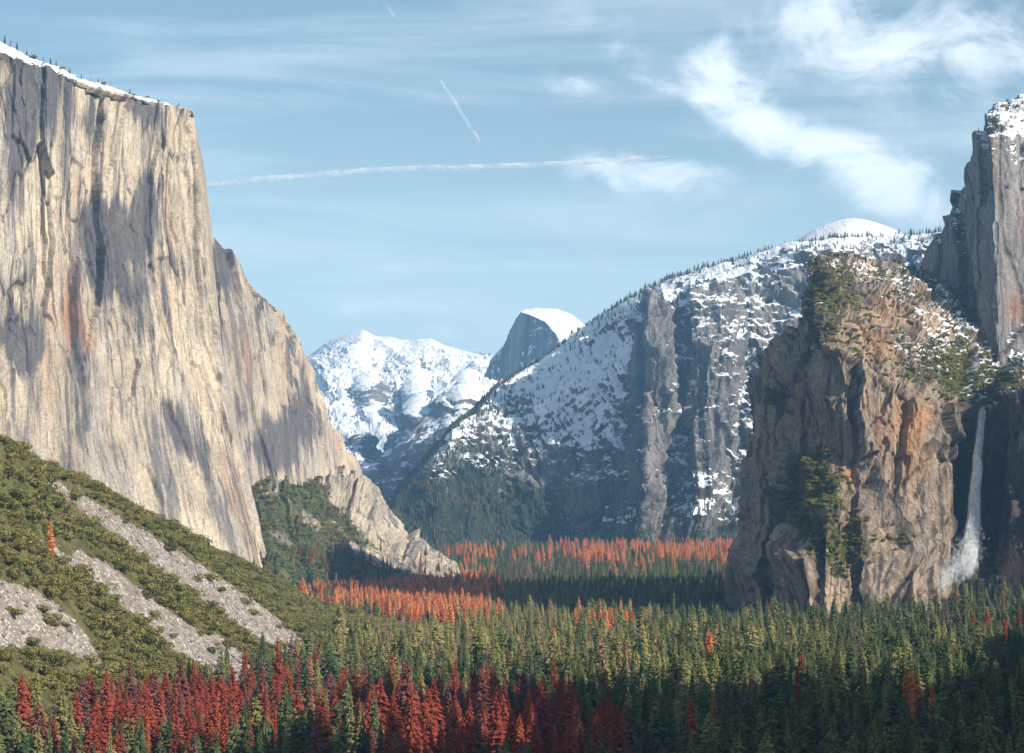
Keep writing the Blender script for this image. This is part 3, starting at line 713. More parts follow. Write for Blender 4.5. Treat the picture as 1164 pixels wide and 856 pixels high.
o = grid_mesh('valley_floor', G, M_ground, dict(snow=sn), smooth=True)
o['kind'] = 'structure'

# ------------------------------------------------------------------ talus slope, left
k0 = W([(-140, 430, 1500), (0, 500, 1560), (60, 532, 1660), (110, 556, 1760), (160, 584, 1880), (205, 606, 2000), (255, 630, 2160), (300, 655, 2330), (350, 684, 2520), (400, 700, 2660), (440, 712, 2760)])
kb = setz([(-260, 1000), (-60, 1120), (20, 1180), (100, 1260), (190, 1370), (270, 1520), (330, 1680), (370, 1850), (410, 2060), (450, 2300), (475, 2600)], -6)
k1 = [lerp3(a, c_, .30, 4) for a, c_ in zip(k0, kb)]
k2 = [lerp3(a, c_, .62, -6) for a, c_ in zip(k0, kb)]
kr = [(x - 60, y + 330, z - 4) for x, y, z in k0]; kr2 = [(x - 200, y + 1900, max(-10, z - 60)) for x, y, z in k0]
M_talus, t, b = new_mat('talus')
geo = t.new('ShaderNodeNewGeometry'); P_ = geo.outputs['Position']
vor = t.new('ShaderNodeTexVoronoi'); vor.inputs['Scale'].default_value = 1; T2 = t.scalev(P_, (.55, .55, .7)); t.l.new(T2, vor.inputs['Vector'])
sepc = t.new('ShaderNodeSeparateColor'); t.l.new(vor.outputs['Color'], sepc.inputs[0])
nz1 = t.noise(t.scalev(P_, (1 / 14,) * 3), 1, 5, .65)
nz2 = t.noise(t.scalev(P_, (1 / 3.,) * 3), 1, 5, .7)
rk = t.mix(sepc.outputs[0], (.17, .145, .125), (.46, .41, .36))
rk = t.mix(t.mapr(nz1, .42, .62), rk, (.24, .19, .16))
rk = t.mix(t.mapr(sepc.outputs[1], .86, .92), rk, (.56, .53, .50))
gr = t.mix(t.mapr(nz1, .35, .65), (.08, .085, .03), (.17, .15, .06))
gr = t.mix(t.mapr(nz2, .55, .65), gr, (.03, .035, .015))
sf = t.math('ADD', t.attr('scree'), t.math('MULTIPLY', t.math('SUBTRACT', nz1, .5), .8))
t.l.new(t.mix(t.mapr(sf, .66, .80), gr, rk), b.inputs['Base Color'])
bp = t.new('ShaderNodeBump'); bp.inputs['Distance'].default_value = 1.; t.l.new(t.math('ADD', vor.outputs['Distance'], nz2), bp.inputs['Height']); t.l.new(bp.outputs[0], b.inputs['Normal'])
SCREE = [[(28, 536), (60, 540), (150, 592), (230, 640), (300, 690), (350, 730), (388, 762), (370, 775), (330, 752), (285, 720), (240, 690), (180, 650), (120, 605), (60, 562)],
         [(88, 620), (120, 636), (160, 668), (210, 705), (255, 725), (300, 770), (290, 790), (240, 768), (190, 735), (150, 700), (110, 665), (70, 640)],
         [(-60, 640), (20, 655), (60, 680), (105, 720), (110, 760), (60, 740), (-60, 740)],
         [(30, 600), (60, 615), (95, 640), (80, 645), (40, 620)], [(255, 700), (320, 715), (330, 735), (290, 725)]]
def d_tal(G):
    return 7 * fbm(G, 120, octv=3) + 2.4 * fbm(G, 25, octv=3) + .9 * fbm(G, 5, octv=2), 0 * G[..., 0]
TAL = {}
def m_tal(G, N, px, py):
    n = fbm(G, 40, octv=4); n2 = fbm(G, 14, octv=3, off=4.)
    x = px + 16 * n + 12 * n2; y = py + 12 * n + 8 * n2
    m = np.zeros(px.shape)
    for p in SCREE: m = np.maximum(m, in_poly(x, y, p).astype(float))
    m = smooth1(smooth1(m, 6, 0), 6, 1)
    TAL['m'] = m
    return dict(scree=m)
cliff('talus_slope', [kb, k2, k1, k0, kr, kr2], M_talus, d_tal, m_tal, step=1.0, back=2, sm=4)

# ------------------------------------------------------------------ foliage
def leaf_mat(name, c1, c2, c3=None, tr=.25):
    m = bpy.data.materials.new(name); m.use_nodes = True
    t = NT(m.node_tree); t.n.clear()
    out = t.new('ShaderNodeOutputMaterial')
    oi = t.new('ShaderNodeObjectInfo'); geo = t.new('ShaderNodeNewGeometry')
    r = oi.outputs['Random']
    c = t.mix(t.mapr(r, 0, .75, 0, 1, False), c1, c2)
    if c3: c = t.mix(t.mapr(r, .72, .95, 0, 1, False), c, c3)
    n = t.noise(t.scalev(geo.outputs['Position'], (.35, .35, .35)), 1, 3, .6)
    hsv = t.new('ShaderNodeHueSaturation'); t.l.new(c, hsv.inputs['Color'])
    t.l.new(t.mapr(n, .3, .7, .65, 1.4, False), hsv.inputs['Value'])
    d = t.new('ShaderNodeBsdfDiffuse'); t.l.new(hsv.outputs[0], d.inputs[0])
    tl = t.new('ShaderNodeBsdfTranslucent'); t.l.new(hsv.outputs[0], tl.inputs[0])
    mx = t.new('ShaderNodeMixShader'); mx.inputs[0].default_value = tr
    t.l.new(d.outputs[0], mx.inputs[1]); t.l.new(tl.outputs[0], mx.inputs[2]); t.l.new(mx.outputs[0], out.inputs[0])
    return m
M_green = leaf_mat('conifer_needles', (.068, .102, .050), (.14, .165, .066), (.24, .225, .095))
M_sunlit = leaf_mat('sunlit_needles', (.23, .225, .08), (.34, .30, .12), (.16, .19, .065))  # brightened green needles: sunlight put into the colour
M_red = leaf_mat('dead_red_needles', (.26, .055, .038), (.36, .085, .045), (.19, .08, .065))
M_orange = leaf_mat('dead_orange_needles', (.66, .21, .07), (.68, .32, .13), (.46, .13, .06))
M_tan = leaf_mat('faded_needles', (.32, .22, .13), (.42, .27, .17), (.24, .18, .13))
M_maroon = leaf_mat('bare_maroon_twigs', (.17, .09, .08), (.23, .11, .095), (.17, .13, .12))
M_oak = leaf_mat('oak_leaves', (.19, .18, .058), (.28, .25, .085), (.11, .12, .042))
M_bark, t, b = new_mat('bark'); b.inputs['Base Color'].default_value = (.10, .075, .06, 1)
M_deadwood, t, b = new_mat('dead_wood'); b.inputs['Base Color'].default_value = (.26, .23, .22, 1)

def trunk_mesh(name, h, r, mat, seg=6):
    V = []; Fc = []
    zs = [0, .08, .4, .75, 1.0]; rs = [1.25, 1, .8, .45, .08]
    for z, q in zip(zs, rs):
        for k in range(seg):
            a = 2 * math.pi * k / seg; V.append((math.cos(a) * r * q, math.sin(a) * r * q, z * h))
    for i in range(len(zs) - 1):
        for k in range(seg):
            Fc.append((i * seg + k, i * seg + (k + 1) % seg, (i + 1) * seg + (k + 1) % seg, (i + 1) * seg + k))
    Fc.append(tuple(range(len(V) - seg, len(V))))
    return raw_mesh(name, V, Fc, [mat])
def conifer_crown(seed, mat, rad=.125, levels=30, nb=8, base=.14, thin=1.0, power=.66):
    """unit-height crown: whorls of drooping ragged boughs"""
    r = random.Random(seed); V = []; Fc = []
    lop = r.uniform(0, 6.28); levels = int(levels * 1.35); nb = int(nb * 1.35)
    for i in range(levels):
        f = i / (levels - 1); z = base + (1 - base) * f ** .93
        R = rad * (max(0, 1 - f) ** power) * r.uniform(.72, 1.15) + .006
        if f < .15: R *= .65 + f * 2.3
        n = max(4, int(nb * (1 - f * .45)))
        for k in range(n):
            if r.random() > thin: continue
            a = 6.283 * (k + r.random()) / n + i * 1.1
            L = R * r.uniform(.65, 1.2) * (1 + .18 * math.cos(a - lop))
            dr = -L * r.uniform(.15, .55) + (.02 if f > .9 else 0)
            ca, sa = math.cos(a), math.sin(a); zz = z + r.uniform(-.012, .012)
            wd = L * r.uniform(.17, .33) + .003
            b0 = len(V)
            V.append((ca * L * .12, sa * L * .12, zz + .012))
            V.append((ca * L * .6 - sa * wd, sa * L * .6 + ca * wd, zz + dr * .55 - .008))
            V.append((ca * L, sa * L, zz + dr))
            V.append((ca * L * .6 + sa * wd, sa * L * .6 - ca * wd, zz + dr * .55 - .008))
            V.append((ca * L * .62, sa * L * .62, zz + dr * .4 + .010))
            Fc += [(b0, b0 + 1, b0 + 4), (b0 + 1, b0 + 2, b0 + 4), (b0 + 4, b0 + 2, b0 + 3), (b0, b0 + 4, b0 + 3)]
            if r.random() < .6:          # hanging tuft
                b1 = len(V); q = r.uniform(.4, .85)
                V.append((ca * L * q - sa * wd * .5, sa * L * q + ca * wd * .5, zz + dr * q)); V.append((ca * L * q + sa * wd * .5, sa * L * q - ca * wd * .5, zz + dr * q))
                V.append((ca * L * q, sa * L * q, zz + dr * q - .03 - .02 * r.random())); Fc.append((b1, b1 + 1, b1 + 2))
    return raw_mesh('crown', V, Fc, [mat])
def oak_crown(seed, mat, n=420, flat=.75, trunk=0.):
    r = random.Random(seed); V = []; Fc = []
    lobes = []
    for k in range(r.randint(5, 8)):
        a = r.uniform(0, 6.28); q = r.uniform(.1, .34)
        lobes.append((math.cos(a) * q, math.sin(a) * q, trunk + r.uniform(.2, .55) * flat, r.uniform(.17, .30)))
    lobes.append((0, 0, trunk + .45 * flat, .32))
    for k in range(n):
        x, y, z, R = r.choice(lobes)
        v = Vector((r.gauss(0, 1), r.gauss(0, 1), r.gauss(0, 1))).normalized()
        rr = R * r.uniform(.75, 1.08)
        c = Vector((x, y, z)) + Vector((v.x, v.y, v.z * .8)) * rr
        if c.z < .02: c.z = r.uniform(.02, .12)
        u = v.orthogonal().normalized(); u.rotate(__import__('mathutils').Quaternion(v, r.uniform(0, 6.28)))
        w_ = v.cross(u); u = (u + v * r.uniform(-.6, .6)).normalized()
        s = r.uniform(.028, .055)
        b0 = len(V)
        V += [c - u * s - w_ * s * .6, c + u * s * .3 - w_ * s, c + u * s + w_ * s * .5, c - u * s * .2 + w_ * s]
        Fc.append((b0, b0 + 1, b0 + 2, b0 + 3))
    return raw_mesh('crown', V, Fc, [mat])
def bare_crown(seed, mat, n=80, rad=.13, base=.3, up=.25, L0=1.):
    r = random.Random(seed); V = []; Fc = []
    for k in range(n):
        f = r.random(); z = base + (1 - base) * f * .97; a = r.uniform(0, 6.28)
        L = rad * (1 - f * .75) * r.uniform(.6, 1.2) * L0; ca, sa = math.cos(a), math.sin(a)
        for j in range(3):
            aa = a + r.uniform(-.6, .6); q0 = .0 if j == 0 else r.uniform(.25, .6)
            p0 = Vector((ca * L * q0, sa * L * q0, z + up * L * q0)); p1 = p0 + Vector((math.cos(aa), math.sin(aa), up + r.uniform(-.2, .3))) * L * (1 - q0)
            s = Vector((0, 0, .004)); s2 = Vector((-math.sin(aa), math.cos(aa), 0)) * .0035
            b0 = len(V); V += [p0 - s, p0 + s, p1]; Fc.append((b0, b0 + 1, b0 + 2))
            b0 = len(V); V += [p0 - s2, p0 + s2, p1]; Fc.append((b0, b0 + 1, b0 + 2))
    return raw_mesh('crown', V, Fc, [mat])

TR = trunk_mesh('trunk', .96, .0085, M_bark); TRD = trunk_mesh('trunk', .98, .008, M_deadwood); TRO = trunk_mesh('trunk', .45, .03, M_bark)
KINDS = {}
KINDS['green'] = [conifer_crown(s, M_green, rad=rr, levels=30, nb=8, base=bb_) for s, rr, bb_ in ((1, .125, .10), (2, .105, .14), (3, .14, .10), (4, .115, .2), (5, .15, .12), (6, .09, .12))] + [conifer_crown(7, M_green, rad=.18, levels=22, nb=7, base=.22, thin=.8, power=.42), conifer_crown(8, M_green, rad=.16, levels=20, nb=7, base=.3, thin=.75, power=.38)]
KINDS['olive'] = [conifer_crown(s, M_sunlit, rad=rr, levels=28, nb=8, base=.12, power=pw) for s, rr, pw in ((71, .13, .66), (72, .11, .7), (73, .17, .45))]
KINDS['red'] = [conifer_crown(s, M_red, rad=rr, levels=26, nb=8, base=bb_, thin=.88) for s, rr, bb_ in ((11, .13, .2), (12, .11, .25), (13, .145, .15), (14, .10, .22))]
KINDS['orange'] = [conifer_crown(s, M_orange, rad=rr, levels=26, nb=8, base=bb_, thin=.88) for s, rr, bb_ in ((21, .13, .18), (22, .11, .22), (23, .14, .15))]
KINDS['tan'] = [conifer_crown(s, M_tan, rad=rr, levels=24, nb=7, base=.2, thin=.7) for s, rr in ((31, .12), (32, .10))]
KINDS['maroon'] = [conifer_crown(s, M_maroon, rad=rr, levels=26, nb=7, base=.2, thin=.6) for s, rr in ((41, .12), (42, .10), (43, .13))]
KINDS['bare'] = [bare_crown(s, M_deadwood, n=90) for s in (51, 52)]
KINDS['oak'] = [oak_crown(s, M_oak, n=420, flat=fl) for s, fl in ((61, .7), (62, .85), (63, .6), (64, .95), (65, .75))]

def merged(name, crown, trunk):
    """one low-cost mesh of crown and trunk for the scattered stands"""
    n = len(crown.vertices)
    V = [v.co[:] for v in crown.vertices] + [v.co[:] for v in trunk.vertices]
    Fc = [tuple(p.vertices) for p in crown.polygons] + [tuple(i + n for i in p.vertices) for p in trunk.polygons]
    mi = [0] * len(crown.polygons) + [1] * len(trunk.polygons)
    return raw_mesh(name, V, Fc, [crown.materials[0], trunk.materials[0]], mi)

PROTO = []; PIDX = {}
for k, lst in KINDS.items():
    PIDX[k] = []
    for cr in lst:
        me = merged(k, cr, TRD if k in ('bare', 'maroon') else (TRO if k == 'oak' else TR))
        po = bpy.data.objects.new(k, me)     # kept out of the scene, only instanced
        PIDX[k].append(len(PROTO)); PROTO.append(po)

def stuff(name, pts, kinds, scale, protos=None):
    """one object of scattered instances; pts (n,3), kinds (n,) proto index, scale (n,3)"""
    protos = protos or PROTO
    me = bpy.data.meshes.new(name)
    me.vertices.add(len(pts)); me.vertices.foreach_set('co', np.asarray(pts, np.float32).reshape(-1))
    a = me.attributes.new('idx', 'INT', 'POINT'); a.data.foreach_set('value', np.asarray(kinds, np.int32))
    a = me.attributes.new('scl', 'FLOAT_VECTOR', 'POINT'); a.data.foreach_set('vector', np.asarray(scale, np.float32).reshape(-1))
    rot = np.zeros((len(pts), 3), np.float32); rot[:, 2] = RNG.uniform(0, 6.28, len(pts)); rot[:, 0] = RNG.normal(0, .025, len(pts)); rot[:, 1] = RNG.normal(0, .025, len(pts))
    a = me.attributes.new('rot', 'FLOAT_VECTOR', 'POINT'); a.data.foreach_set('vector', rot.reshape(-1))
    o = bpy.data.objects.new(name, me); C.objects.link(o)
    ng = bpy.data.node_groups.new(name, 'GeometryNodeTree')
    ng.interface.new_socket('Geometry', in_out='INPUT', socket_type='NodeSocketGeometry')
    ng.interface.new_socket('Geometry', in_out='OUTPUT', socket_type='NodeSocketGeometry')
    N = ng.nodes; L = ng.links
    gi = N.new('NodeGroupInput'); go = N.new('NodeGroupOutput')
    jn = N.new('GeometryNodeJoinGeometry')
    used = sorted(set(int(k) for k in kinds)); remap = {k: i for i, k in enumerate(used)}
    for i, k in enumerate(used[::-1]):       # join order is last link first
        oi = N.new('GeometryNodeObjectInfo'); oi.inputs['Object'].default_value = protos[k]; oi.inputs['As Instance'].default_value = True
        L.new(oi.outputs['Geometry'], jn.inputs[0])
    me.attributes['idx'].data.foreach_set('value', np.array([remap[int(k)] for k in kinds], np.int32))
    iop = N.new('GeometryNodeInstanceOnPoints')
    L.new(gi.outputs[0], iop.inputs['Points']); L.new(jn.outputs[0], iop.inputs['Instance'])
    iop.inputs['Pick Instance'].default_value = True
    def na(nm, ty):
        q = N.new('GeometryNodeInputNamedAttribute'); q.data_type = ty; q.inputs['Name'].default_value = nm; return q.outputs['Attribute']
    L.new(na('idx', 'INT'), iop.inputs['Instance Index'])
    L.new(na('rot', 'FLOAT_VECTOR'), iop.inputs['Rotation']); L.new(na('scl', 'FLOAT_VECTOR'), iop.inputs['Scale'])
    L.new(iop.outputs[0], go.inputs[0])
    md = o.modifiers.new('scatter', 'NODES'); md.node_group = ng
    o['kind'] = 'stuff'
    return o

# ---- valley forest: one list of trees, the largest become things, the rest the wood
def region(px, py, poly_list): 
    m = np.zeros(px.shape, bool)
    for p in poly_list: m |= in_poly(px, py, p)
    return m
cand = []
d = 760.
while d < 7600:
    sp_ = 8.6 + d * .0013
    half = .25 * d + 40
    nx = int(2 * half / sp_)
    x = (np.arange(nx) + RNG.random(nx)) * sp_ - half
    y = d + RNG.uniform(-.5, .5, nx) * sp_ * 1.4
    cand.append(np.stack([x, y], -1)); d += sp_ * (1.0 + d / 5200)
cand = np.concatenate(cand)
gz = height(cand[:, 0], cand[:, 1])
# talus slope and rocky slope override the height where they are above the ground
def surf_height(name, x, y, cell=12.):
    G = GRIDS[name][0] if name in GRIDS else None
    P = G.reshape(-1, 3); key = {}
    ix = np.floor(P[:, 0] / cell).astype(int); iy = np.floor(P[:, 1] / cell).astype(int)
    x0, y0 = ix.min(), iy.min(); H = np.full((ix.max() - x0 + 2, iy.max() - y0 + 2), -999.)
    np.maximum.at(H, (ix - x0, iy - y0), P[:, 2])
    qx = np.clip(np.floor(x / cell).astype(int) - x0, -1, H.shape[0] - 1); qy = np.clip(np.floor(y / cell).astype(int) - y0, -1, H.shape[1] - 1)
    ok = (qx >= 0) & (qy >= 0)
    return np.where(ok, H[qx, qy], -999.)
tz = surf_height('talus_slope', cand[:, 0], cand[:, 1])
on_talus = tz > gz + 9
gz = np.where((tz > gz) & (tz < 9 + gz), tz - 1, gz)
P3 = np.concatenate([cand, gz[:, None]], 1)
bx, by = proj(P3)
dens = fbm(P3, 60, octv=3, off=2.)
keep = ~on_talus
# clearings
keep &= ~((blobs(bx, by, [(968, 872, 14, 42, 0, .8), (978, 812, 16, 16, 0, .7), (1062, 846, 36, 26, 0, .9), (828, 712, 26, 5, 0, 1.)]) + dens * .8) > .5)
keep &= ~(np.hypot(cand[:, 0] * .8, cand[:, 1]) < 960)
# keep trees out of the walls
for nm in ('waterfall_cliff', 'granite_spire', 'mountain_slope', 'rocky_slope'):
    ch = surf_height(nm, cand[:, 0], cand[:, 1], 25.)
    keep &= ~(ch > gz + 25)
keep &= (bx > -60) & (bx < 1225)
P3 = P3[keep]; bx = bx[keep]; by = by[keep]
n = len(P3)
hgt = np.clip(RNG.normal(28, 7.5, n), 11, 48) * (1 + .3 * fbm(P3, 90, octv=3, off=3.)) * (1 - .2 * sstep(1900, 2700, P3[:, 1])) * (1 + .12 * fbm(P3, 150, octv=2))
hgt *= np.where(RNG.random(n) < .12, .6, 1)
cyx = by - hgt * .55 * F / P3[:, 1]           # crown centre in the photograph
jx = bx + 16 * fbm(P3, 70, octv=3, off=6.) ; jy = cyx + 10 * fbm(P3, 90, octv=3, off=9.)
prob_red = blobs(jx, jy, [(60, 785, 80, 50, 0, .95), (150, 805, 70, 46, 0, .95), (225, 800, 60, 44, 0, .95), (300, 812, 55, 34, 0, .65), (375, 810, 44, 30, 0, .6), (20, 745, 24, 30, 0, .8),
                          (470, 840, 60, 44, 0, 1.1), (520, 830, 50, 40, 0, 1.), (600, 840, 60, 38, 0, 1.0), (650, 845, 46, 34, 0, 1.), (560, 800, 60, 18, 0, .6), (690, 845, 20, 10, 0, .6), (440, 800, 24, 20, 0, .7)])
prob_or = blobs(jx, jy, [(400, 680, 34, 14, 0, 1.2), (445, 682, 44, 20, 0, 1.5), (495, 684, 38, 20, 0, 1.5), (545, 675, 14, 14, 0, .7), (360, 672, 40, 9, 0, .6), (440, 700, 44, 10, 0, .45), (340, 664, 50, 7, 0, .4),
                         (535, 632, 26, 7, 0, 1.), (690, 632, 30, 7, 0, 1.1), (745, 630, 26, 8, 0, 1.2), (790, 628, 30, 9, 0, 1.2), (820, 630, 14, 10, 0, 1.), (610, 637, 26, 5, 0, .4), (650, 625, 20, 5, 0, .5),
                         (690, 712, 22, 10, 0, .9), (550, 702, 10, 8, 0, .4)])
prob_or = prob_or * np.clip(.5 + 2.6 * fbm(P3, 120, octv=3, off=12.), .0, 1.3)
prob_tan = blobs(jx, jy, [(460, 720, 44, 14, 0, .7), (500, 738, 40, 14, 0, .4), (560, 720, 90, 30, 0, .2), (660, 740, 90, 30, 0, .15), (440, 662, 100, 10, 0, .2), (700, 645, 200, 10, 0, .2), (600, 660, 90, 8, 0, .3)])
prob_mar = blobs(jx, jy, [(100, 770, 140, 60, 0, .55), (300, 800, 120, 34, 0, .55), (540, 790, 120, 24, 0, .5), (400, 652, 60, 8, 0, .6), (600, 652, 90, 8, 0, .6), (440, 690, 60, 16, 0, .2), (875, 785, 30, 16, 0, .5)])
u = RNG.random(n)
kind = np.full(n, 'green', dtype=object)
prob_sunlit = .10 + blobs(jx, jy, [(560, 715, 160, 40, 0, .8), (430, 735, 60, 24, 0, .6), (780, 740, 110, 26, 0, .3), (880, 730, 60, 20, 0, .25), (600, 690, 60, 14, 0, .3)])  # gathered in the mid valley to paint its sunlit patch by colour
kind[RNG.random(n) < prob_sunlit] = 'olive'
kind[(RNG.random(n) < .05)] = 'oak'
kind[u < prob_mar * .5] = 'maroon'
u2 = RNG.random(n); kind[u2 < prob_tan * .8] = 'tan'
u2 = RNG.random(n); kind[u2 < prob_red * .9] = 'red'
u2 = RNG.random(n); kind[u2 < prob_or * .85] = 'orange'
u2 = RNG.random(n); kind[(u2 < .025) & (kind == 'green')] = 'maroon'
u2 = RNG.random(n); kind[(u2 < .006) & (kind == 'green')] = 'bare'
for (X_, Y_, kk) in [(817, 745, 'orange'), (808, 752, 'orange'), (910, 775, 'red'), (905, 790, 'red'), (1035, 822, 'orange'), (1042, 830, 'orange'), (1055, 835, 'orange'), (1104, 718, 'red'), (1122, 722, 'red'), (1144, 724, 'red'), (1158, 715, 'red'),
                    (972, 735, 'maroon'), (785, 850, 'orange'), (1033, 812, 'orange'), (630, 745, 'orange'), (808, 850, 'orange')]:
    dd = np.hypot(bx - X_, (cyx - Y_)); i = int(np.argmin(dd)); kind[i] = kk; hgt[i] = max(hgt[i], 36)
hgt = np.where(kind == 'orange', np.maximum(hgt, 30) * np.where(P3[:, 1] > 4500, 1.35, 1.15), hgt)
hgt = np.where(kind == 'oak', np.clip(hgt * .5, 9, 18), hgt)
psz = hgt * F / P3[:, 1]
vis = (bx > 4) & (bx < 1160) & (cyx < 850)
wid = RNG.uniform(.95, 1.6, n)
order = np.argsort(-psz)
single = np.zeros(n, bool)
caps = {'olive': 80, 'oak': 0, 'green': 210, 'red': 170, 'orange': 115, 'maroon': 90, 'tan': 60, 'bare': 20}
cnt = {k: 0 for k in caps}
# prefer trees nothing nearer stands in front of
colmin = {}
for i in order:
    k = kind[i]
    if vis[i] and cnt[k] < caps[k]:
        single[i] = True; cnt[k] += 1
rest = ~single
ids = np.array([random.choice(PIDX[k]) for k in kind[rest]])
sc = np.stack([hgt[rest] * wid[rest], hgt[rest] * wid[rest], hgt[rest]], -1)
wood = stuff('conifer_forest', P3[rest] - np.array([0, 0, 1.]), ids, sc)
tag(wood, 'dense mixed conifer forest covering the valley floor behind the nearest trees', 'forest')

NAMES = {'olive': ('pine_tree', 'yellow-green conifer'), 'green': ('pine_tree', 'green conifer'), 'red': ('dead_pine', 'red dead conifer'), 'orange': ('dead_pine', 'orange dead conifer'),
         'maroon': ('bare_pine', 'half-bare maroon conifer'), 'tan': ('faded_pine', 'faded tan conifer'), 'bare': ('bare_tree', 'leafless grey tree')}
def column(px):
    for lim, ph in ((60, 'at the left edge'), (130, 'below the grey scree patch'), (200, 'below the brushy slope'), (265, 'below the lower scree tip'), (330, 'below the pale wall foot'),
                    (395, 'right of the talus slope'), (450, 'below the granite slab'), (520, 'below the snowy far mountain'), (590, 'below the valley head'), (660, 'below the half dome'), (720, 'left of the tall grey spire'),
                    (780, 'below the tall grey spire'), (845, 'below the snowy gully'), (905, 'below the rock pinnacles'), (975, 'below the green outcrop'), (1050, 'below the orange pillars'), (1115, 'below the waterfall')):
        if px < lim: return ph
    return 'at the right edge'
def rowname(py):
    for lim, ph in ((645, 'in the farthest stand'), (668, 'in the shadow band'), (700, 'in the sunlit band'), (735, 'in the middle wood'), (770, 'in the nearer wood'), (800, 'above the front rows'), (825, 'in the front rows')):
        if py < lim: return ph
    return 'at the bottom edge'
def where(px, py): return column(px) + ', ' + rowname(py)
def sizew(h, w_): return ('tall ' if h > 42 else 'short ' if h < 33 else 'middling ') + ('broad ' if w_ > 1.38 else 'narrow ' if w_ < 1.18 else '')
def make_tree(name, crown, trunk, loc, sc, rz, label, cat, group):
    e = bpy.data.objects.new(name, None); C.objects.link(e)
    e.location = loc; e.scale = sc; e.rotation_euler = (0, 0, rz); e.empty_display_size = .1
    tag(e, label, cat, group)
    for nm, me in (('trunk', trunk), ('crown', crown)):
        c_ = bpy.data.objects.new(nm, me); C.objects.link(c_); c_.parent = e
    return e
for i in np.where(single)[0]:
    k = kind[i]; nm, lab = NAMES[k]
    wh = where(bx[i], cyx[i])
    make_tree(nm, random.choice(KINDS[k]), TRD if k in ('bare', 'maroon') else TR, (P3[i][0], P3[i][1], P3[i][2] - 1), (hgt[i] * wid[i], hgt[i] * wid[i], hgt[i]), random.uniform(0, 6.28),
              sizew(hgt[i], wid[i]) + lab + ' ' + wh, 'tree', lab + 's ' + wh)

# ---- oaks and brush on the talus slope
G, Nn, px, py, at = GRIDS['talus_slope']
def sample(name, wgt, n):
    G, Nn, px, py, at = GRIDS[name]
    du = np.linalg.norm(np.gradient(G, axis=1), axis=-1); dv = np.linalg.norm(np.gradient(G, axis=0), axis=-1)
    p = (du * dv * wgt).reshape(-1); p = np.clip(p, 0, None); p /= p.sum()
    i = RNG.choice(len(p), n, p=p)
    P = G.reshape(-1, 3)[i] + np.stack([RNG.uniform(-.5, .5, n) * du.reshape(-1)[i], 0 * i, 0 * i], -1)
    return P, px.reshape(-1)[i], py.reshape(-1)[i]
front = np.zeros(px.shape); nrow = px.shape[0]
wgt = np.clip(1.1 - at['scree'] * 1.25, 0.05, 1) * (px > -60) * (G[..., 2] > 4)
wgt *= np.clip(.85 + .9 * fbm(G, 60, octv=3, off=5.), .35, 1)
wgt[-28:-1] *= .5
P, qx, qy = sample('talus_slope', wgt, 12000)
sz = RNG.uniform(5, 15, len(P)) * (1 + .25 * fbm(P, 90, octv=2))
ps = sz * F / P[:, 1]
keep = np.ones(len(P), bool)
o_ = np.argsort(-ps)
sel = []; taken = []
for i in o_:
    if qx[i] < 3 or qy[i] > 790 or len(sel) >= 290: continue
    if P[i, 1] > 2100 + 0 * i: continue
    if taken and np.min(np.hypot(np.array(taken)[:, 0] - qx[i], (np.array(taken)[:, 1] - qy[i]) * 1.3)) < 8: continue
    sel.append(i); taken.append((qx[i], qy[i]))
def where_b(px, py):
    ln = 536 + (px - 30) * .62          # upper scree band
    cols_ = [(50, 'at the left edge'), (95, 'near the lone orange conifer'), (150, 'left of the lower scree'), (205, 'under the streaked wall'), (260, 'below the wall corner'), (320, 'below the pale wall foot'), (390, 'near the scree ends')]
    cx_ = next((p_ for l_, p_ in cols_ if px < l_), 'at the right tip of the slope')
    if py < ln + 6: rw = 'above the upper scree band'
    elif px < 120 and py > 640: rw = 'around the grey scree patch'
    elif py < ln + 40: rw = 'just under the upper scree band'
    elif py < ln + 75: rw = 'above the lower scree band'
    elif py < ln + 110: rw = 'just below the lower scree band'
    else: rw = 'above the red dead conifers'
    return cx_ + ', ' + rw
for i in sel:
    wh = where_b(qx[i], qy[i])
    make_tree('oak_bush', random.choice(KINDS['oak']), TRO, tuple(P[i] - np.array([0, 0, .8])), (sz[i] * random.uniform(1., 1.35), sz[i] * random.uniform(1., 1.35), sz[i] * .95), random.uniform(0, 6.28),
              ('large ' if sz[i] > 13 else 'small ' if sz[i] < 10.5 else '') + 'olive oak bush ' + wh, 'bush', 'oak bushes ' + wh)
m = np.ones(len(P), bool); m[sel] = False
P_, s_ = P[m], sz[m] * .85
br = stuff('oak_brush', P_ - np.array([0, 0, .8]), np.array([random.choice(PIDX['oak']) for _ in range(len(P_))]), np.stack([s_ * 1.2, s_ * 1.2, s_ * .85], -1))
tag(br, 'olive green oak brush covering the left talus slope', 'brush')

# two dead conifers standing alone on that slope, one dark fir
def at_slope(X_, Y_):
    G, Nn, px, py, at = GRIDS['talus_slope']
    dd = np.hypot(px - X_, py - Y_); i = np.unravel_index(np.argmin(dd), dd.shape); return G[i]
for (X_, Y_, h_, k, lab) in [(57, 640, 30, 'orange', 'tall orange dead conifer standing alone among the bushes at the left edge'), (175, 605, 17, 'tan', 'small pinkish dead conifer against the pale cliff foot, above the upper scree'),
                             (258, 768, 26, 'green', 'dark slender fir standing on the lower end of the scree'), (310, 640, 12, 'tan', 'small reddish dead conifer beside the right end of the pale wall foot')]:
    p = at_slope(X_, Y_)
    make_tree({'orange': 'dead_pine', 'tan': 'faded_pine', 'green': 'pine_tree'}[k], KINDS[k][0], TR, (p[0], p[1], p[2] - 1), (h_ * 1.1, h_ * 1.1, h_), random.uniform(0, 6), lab, 'tree', None)

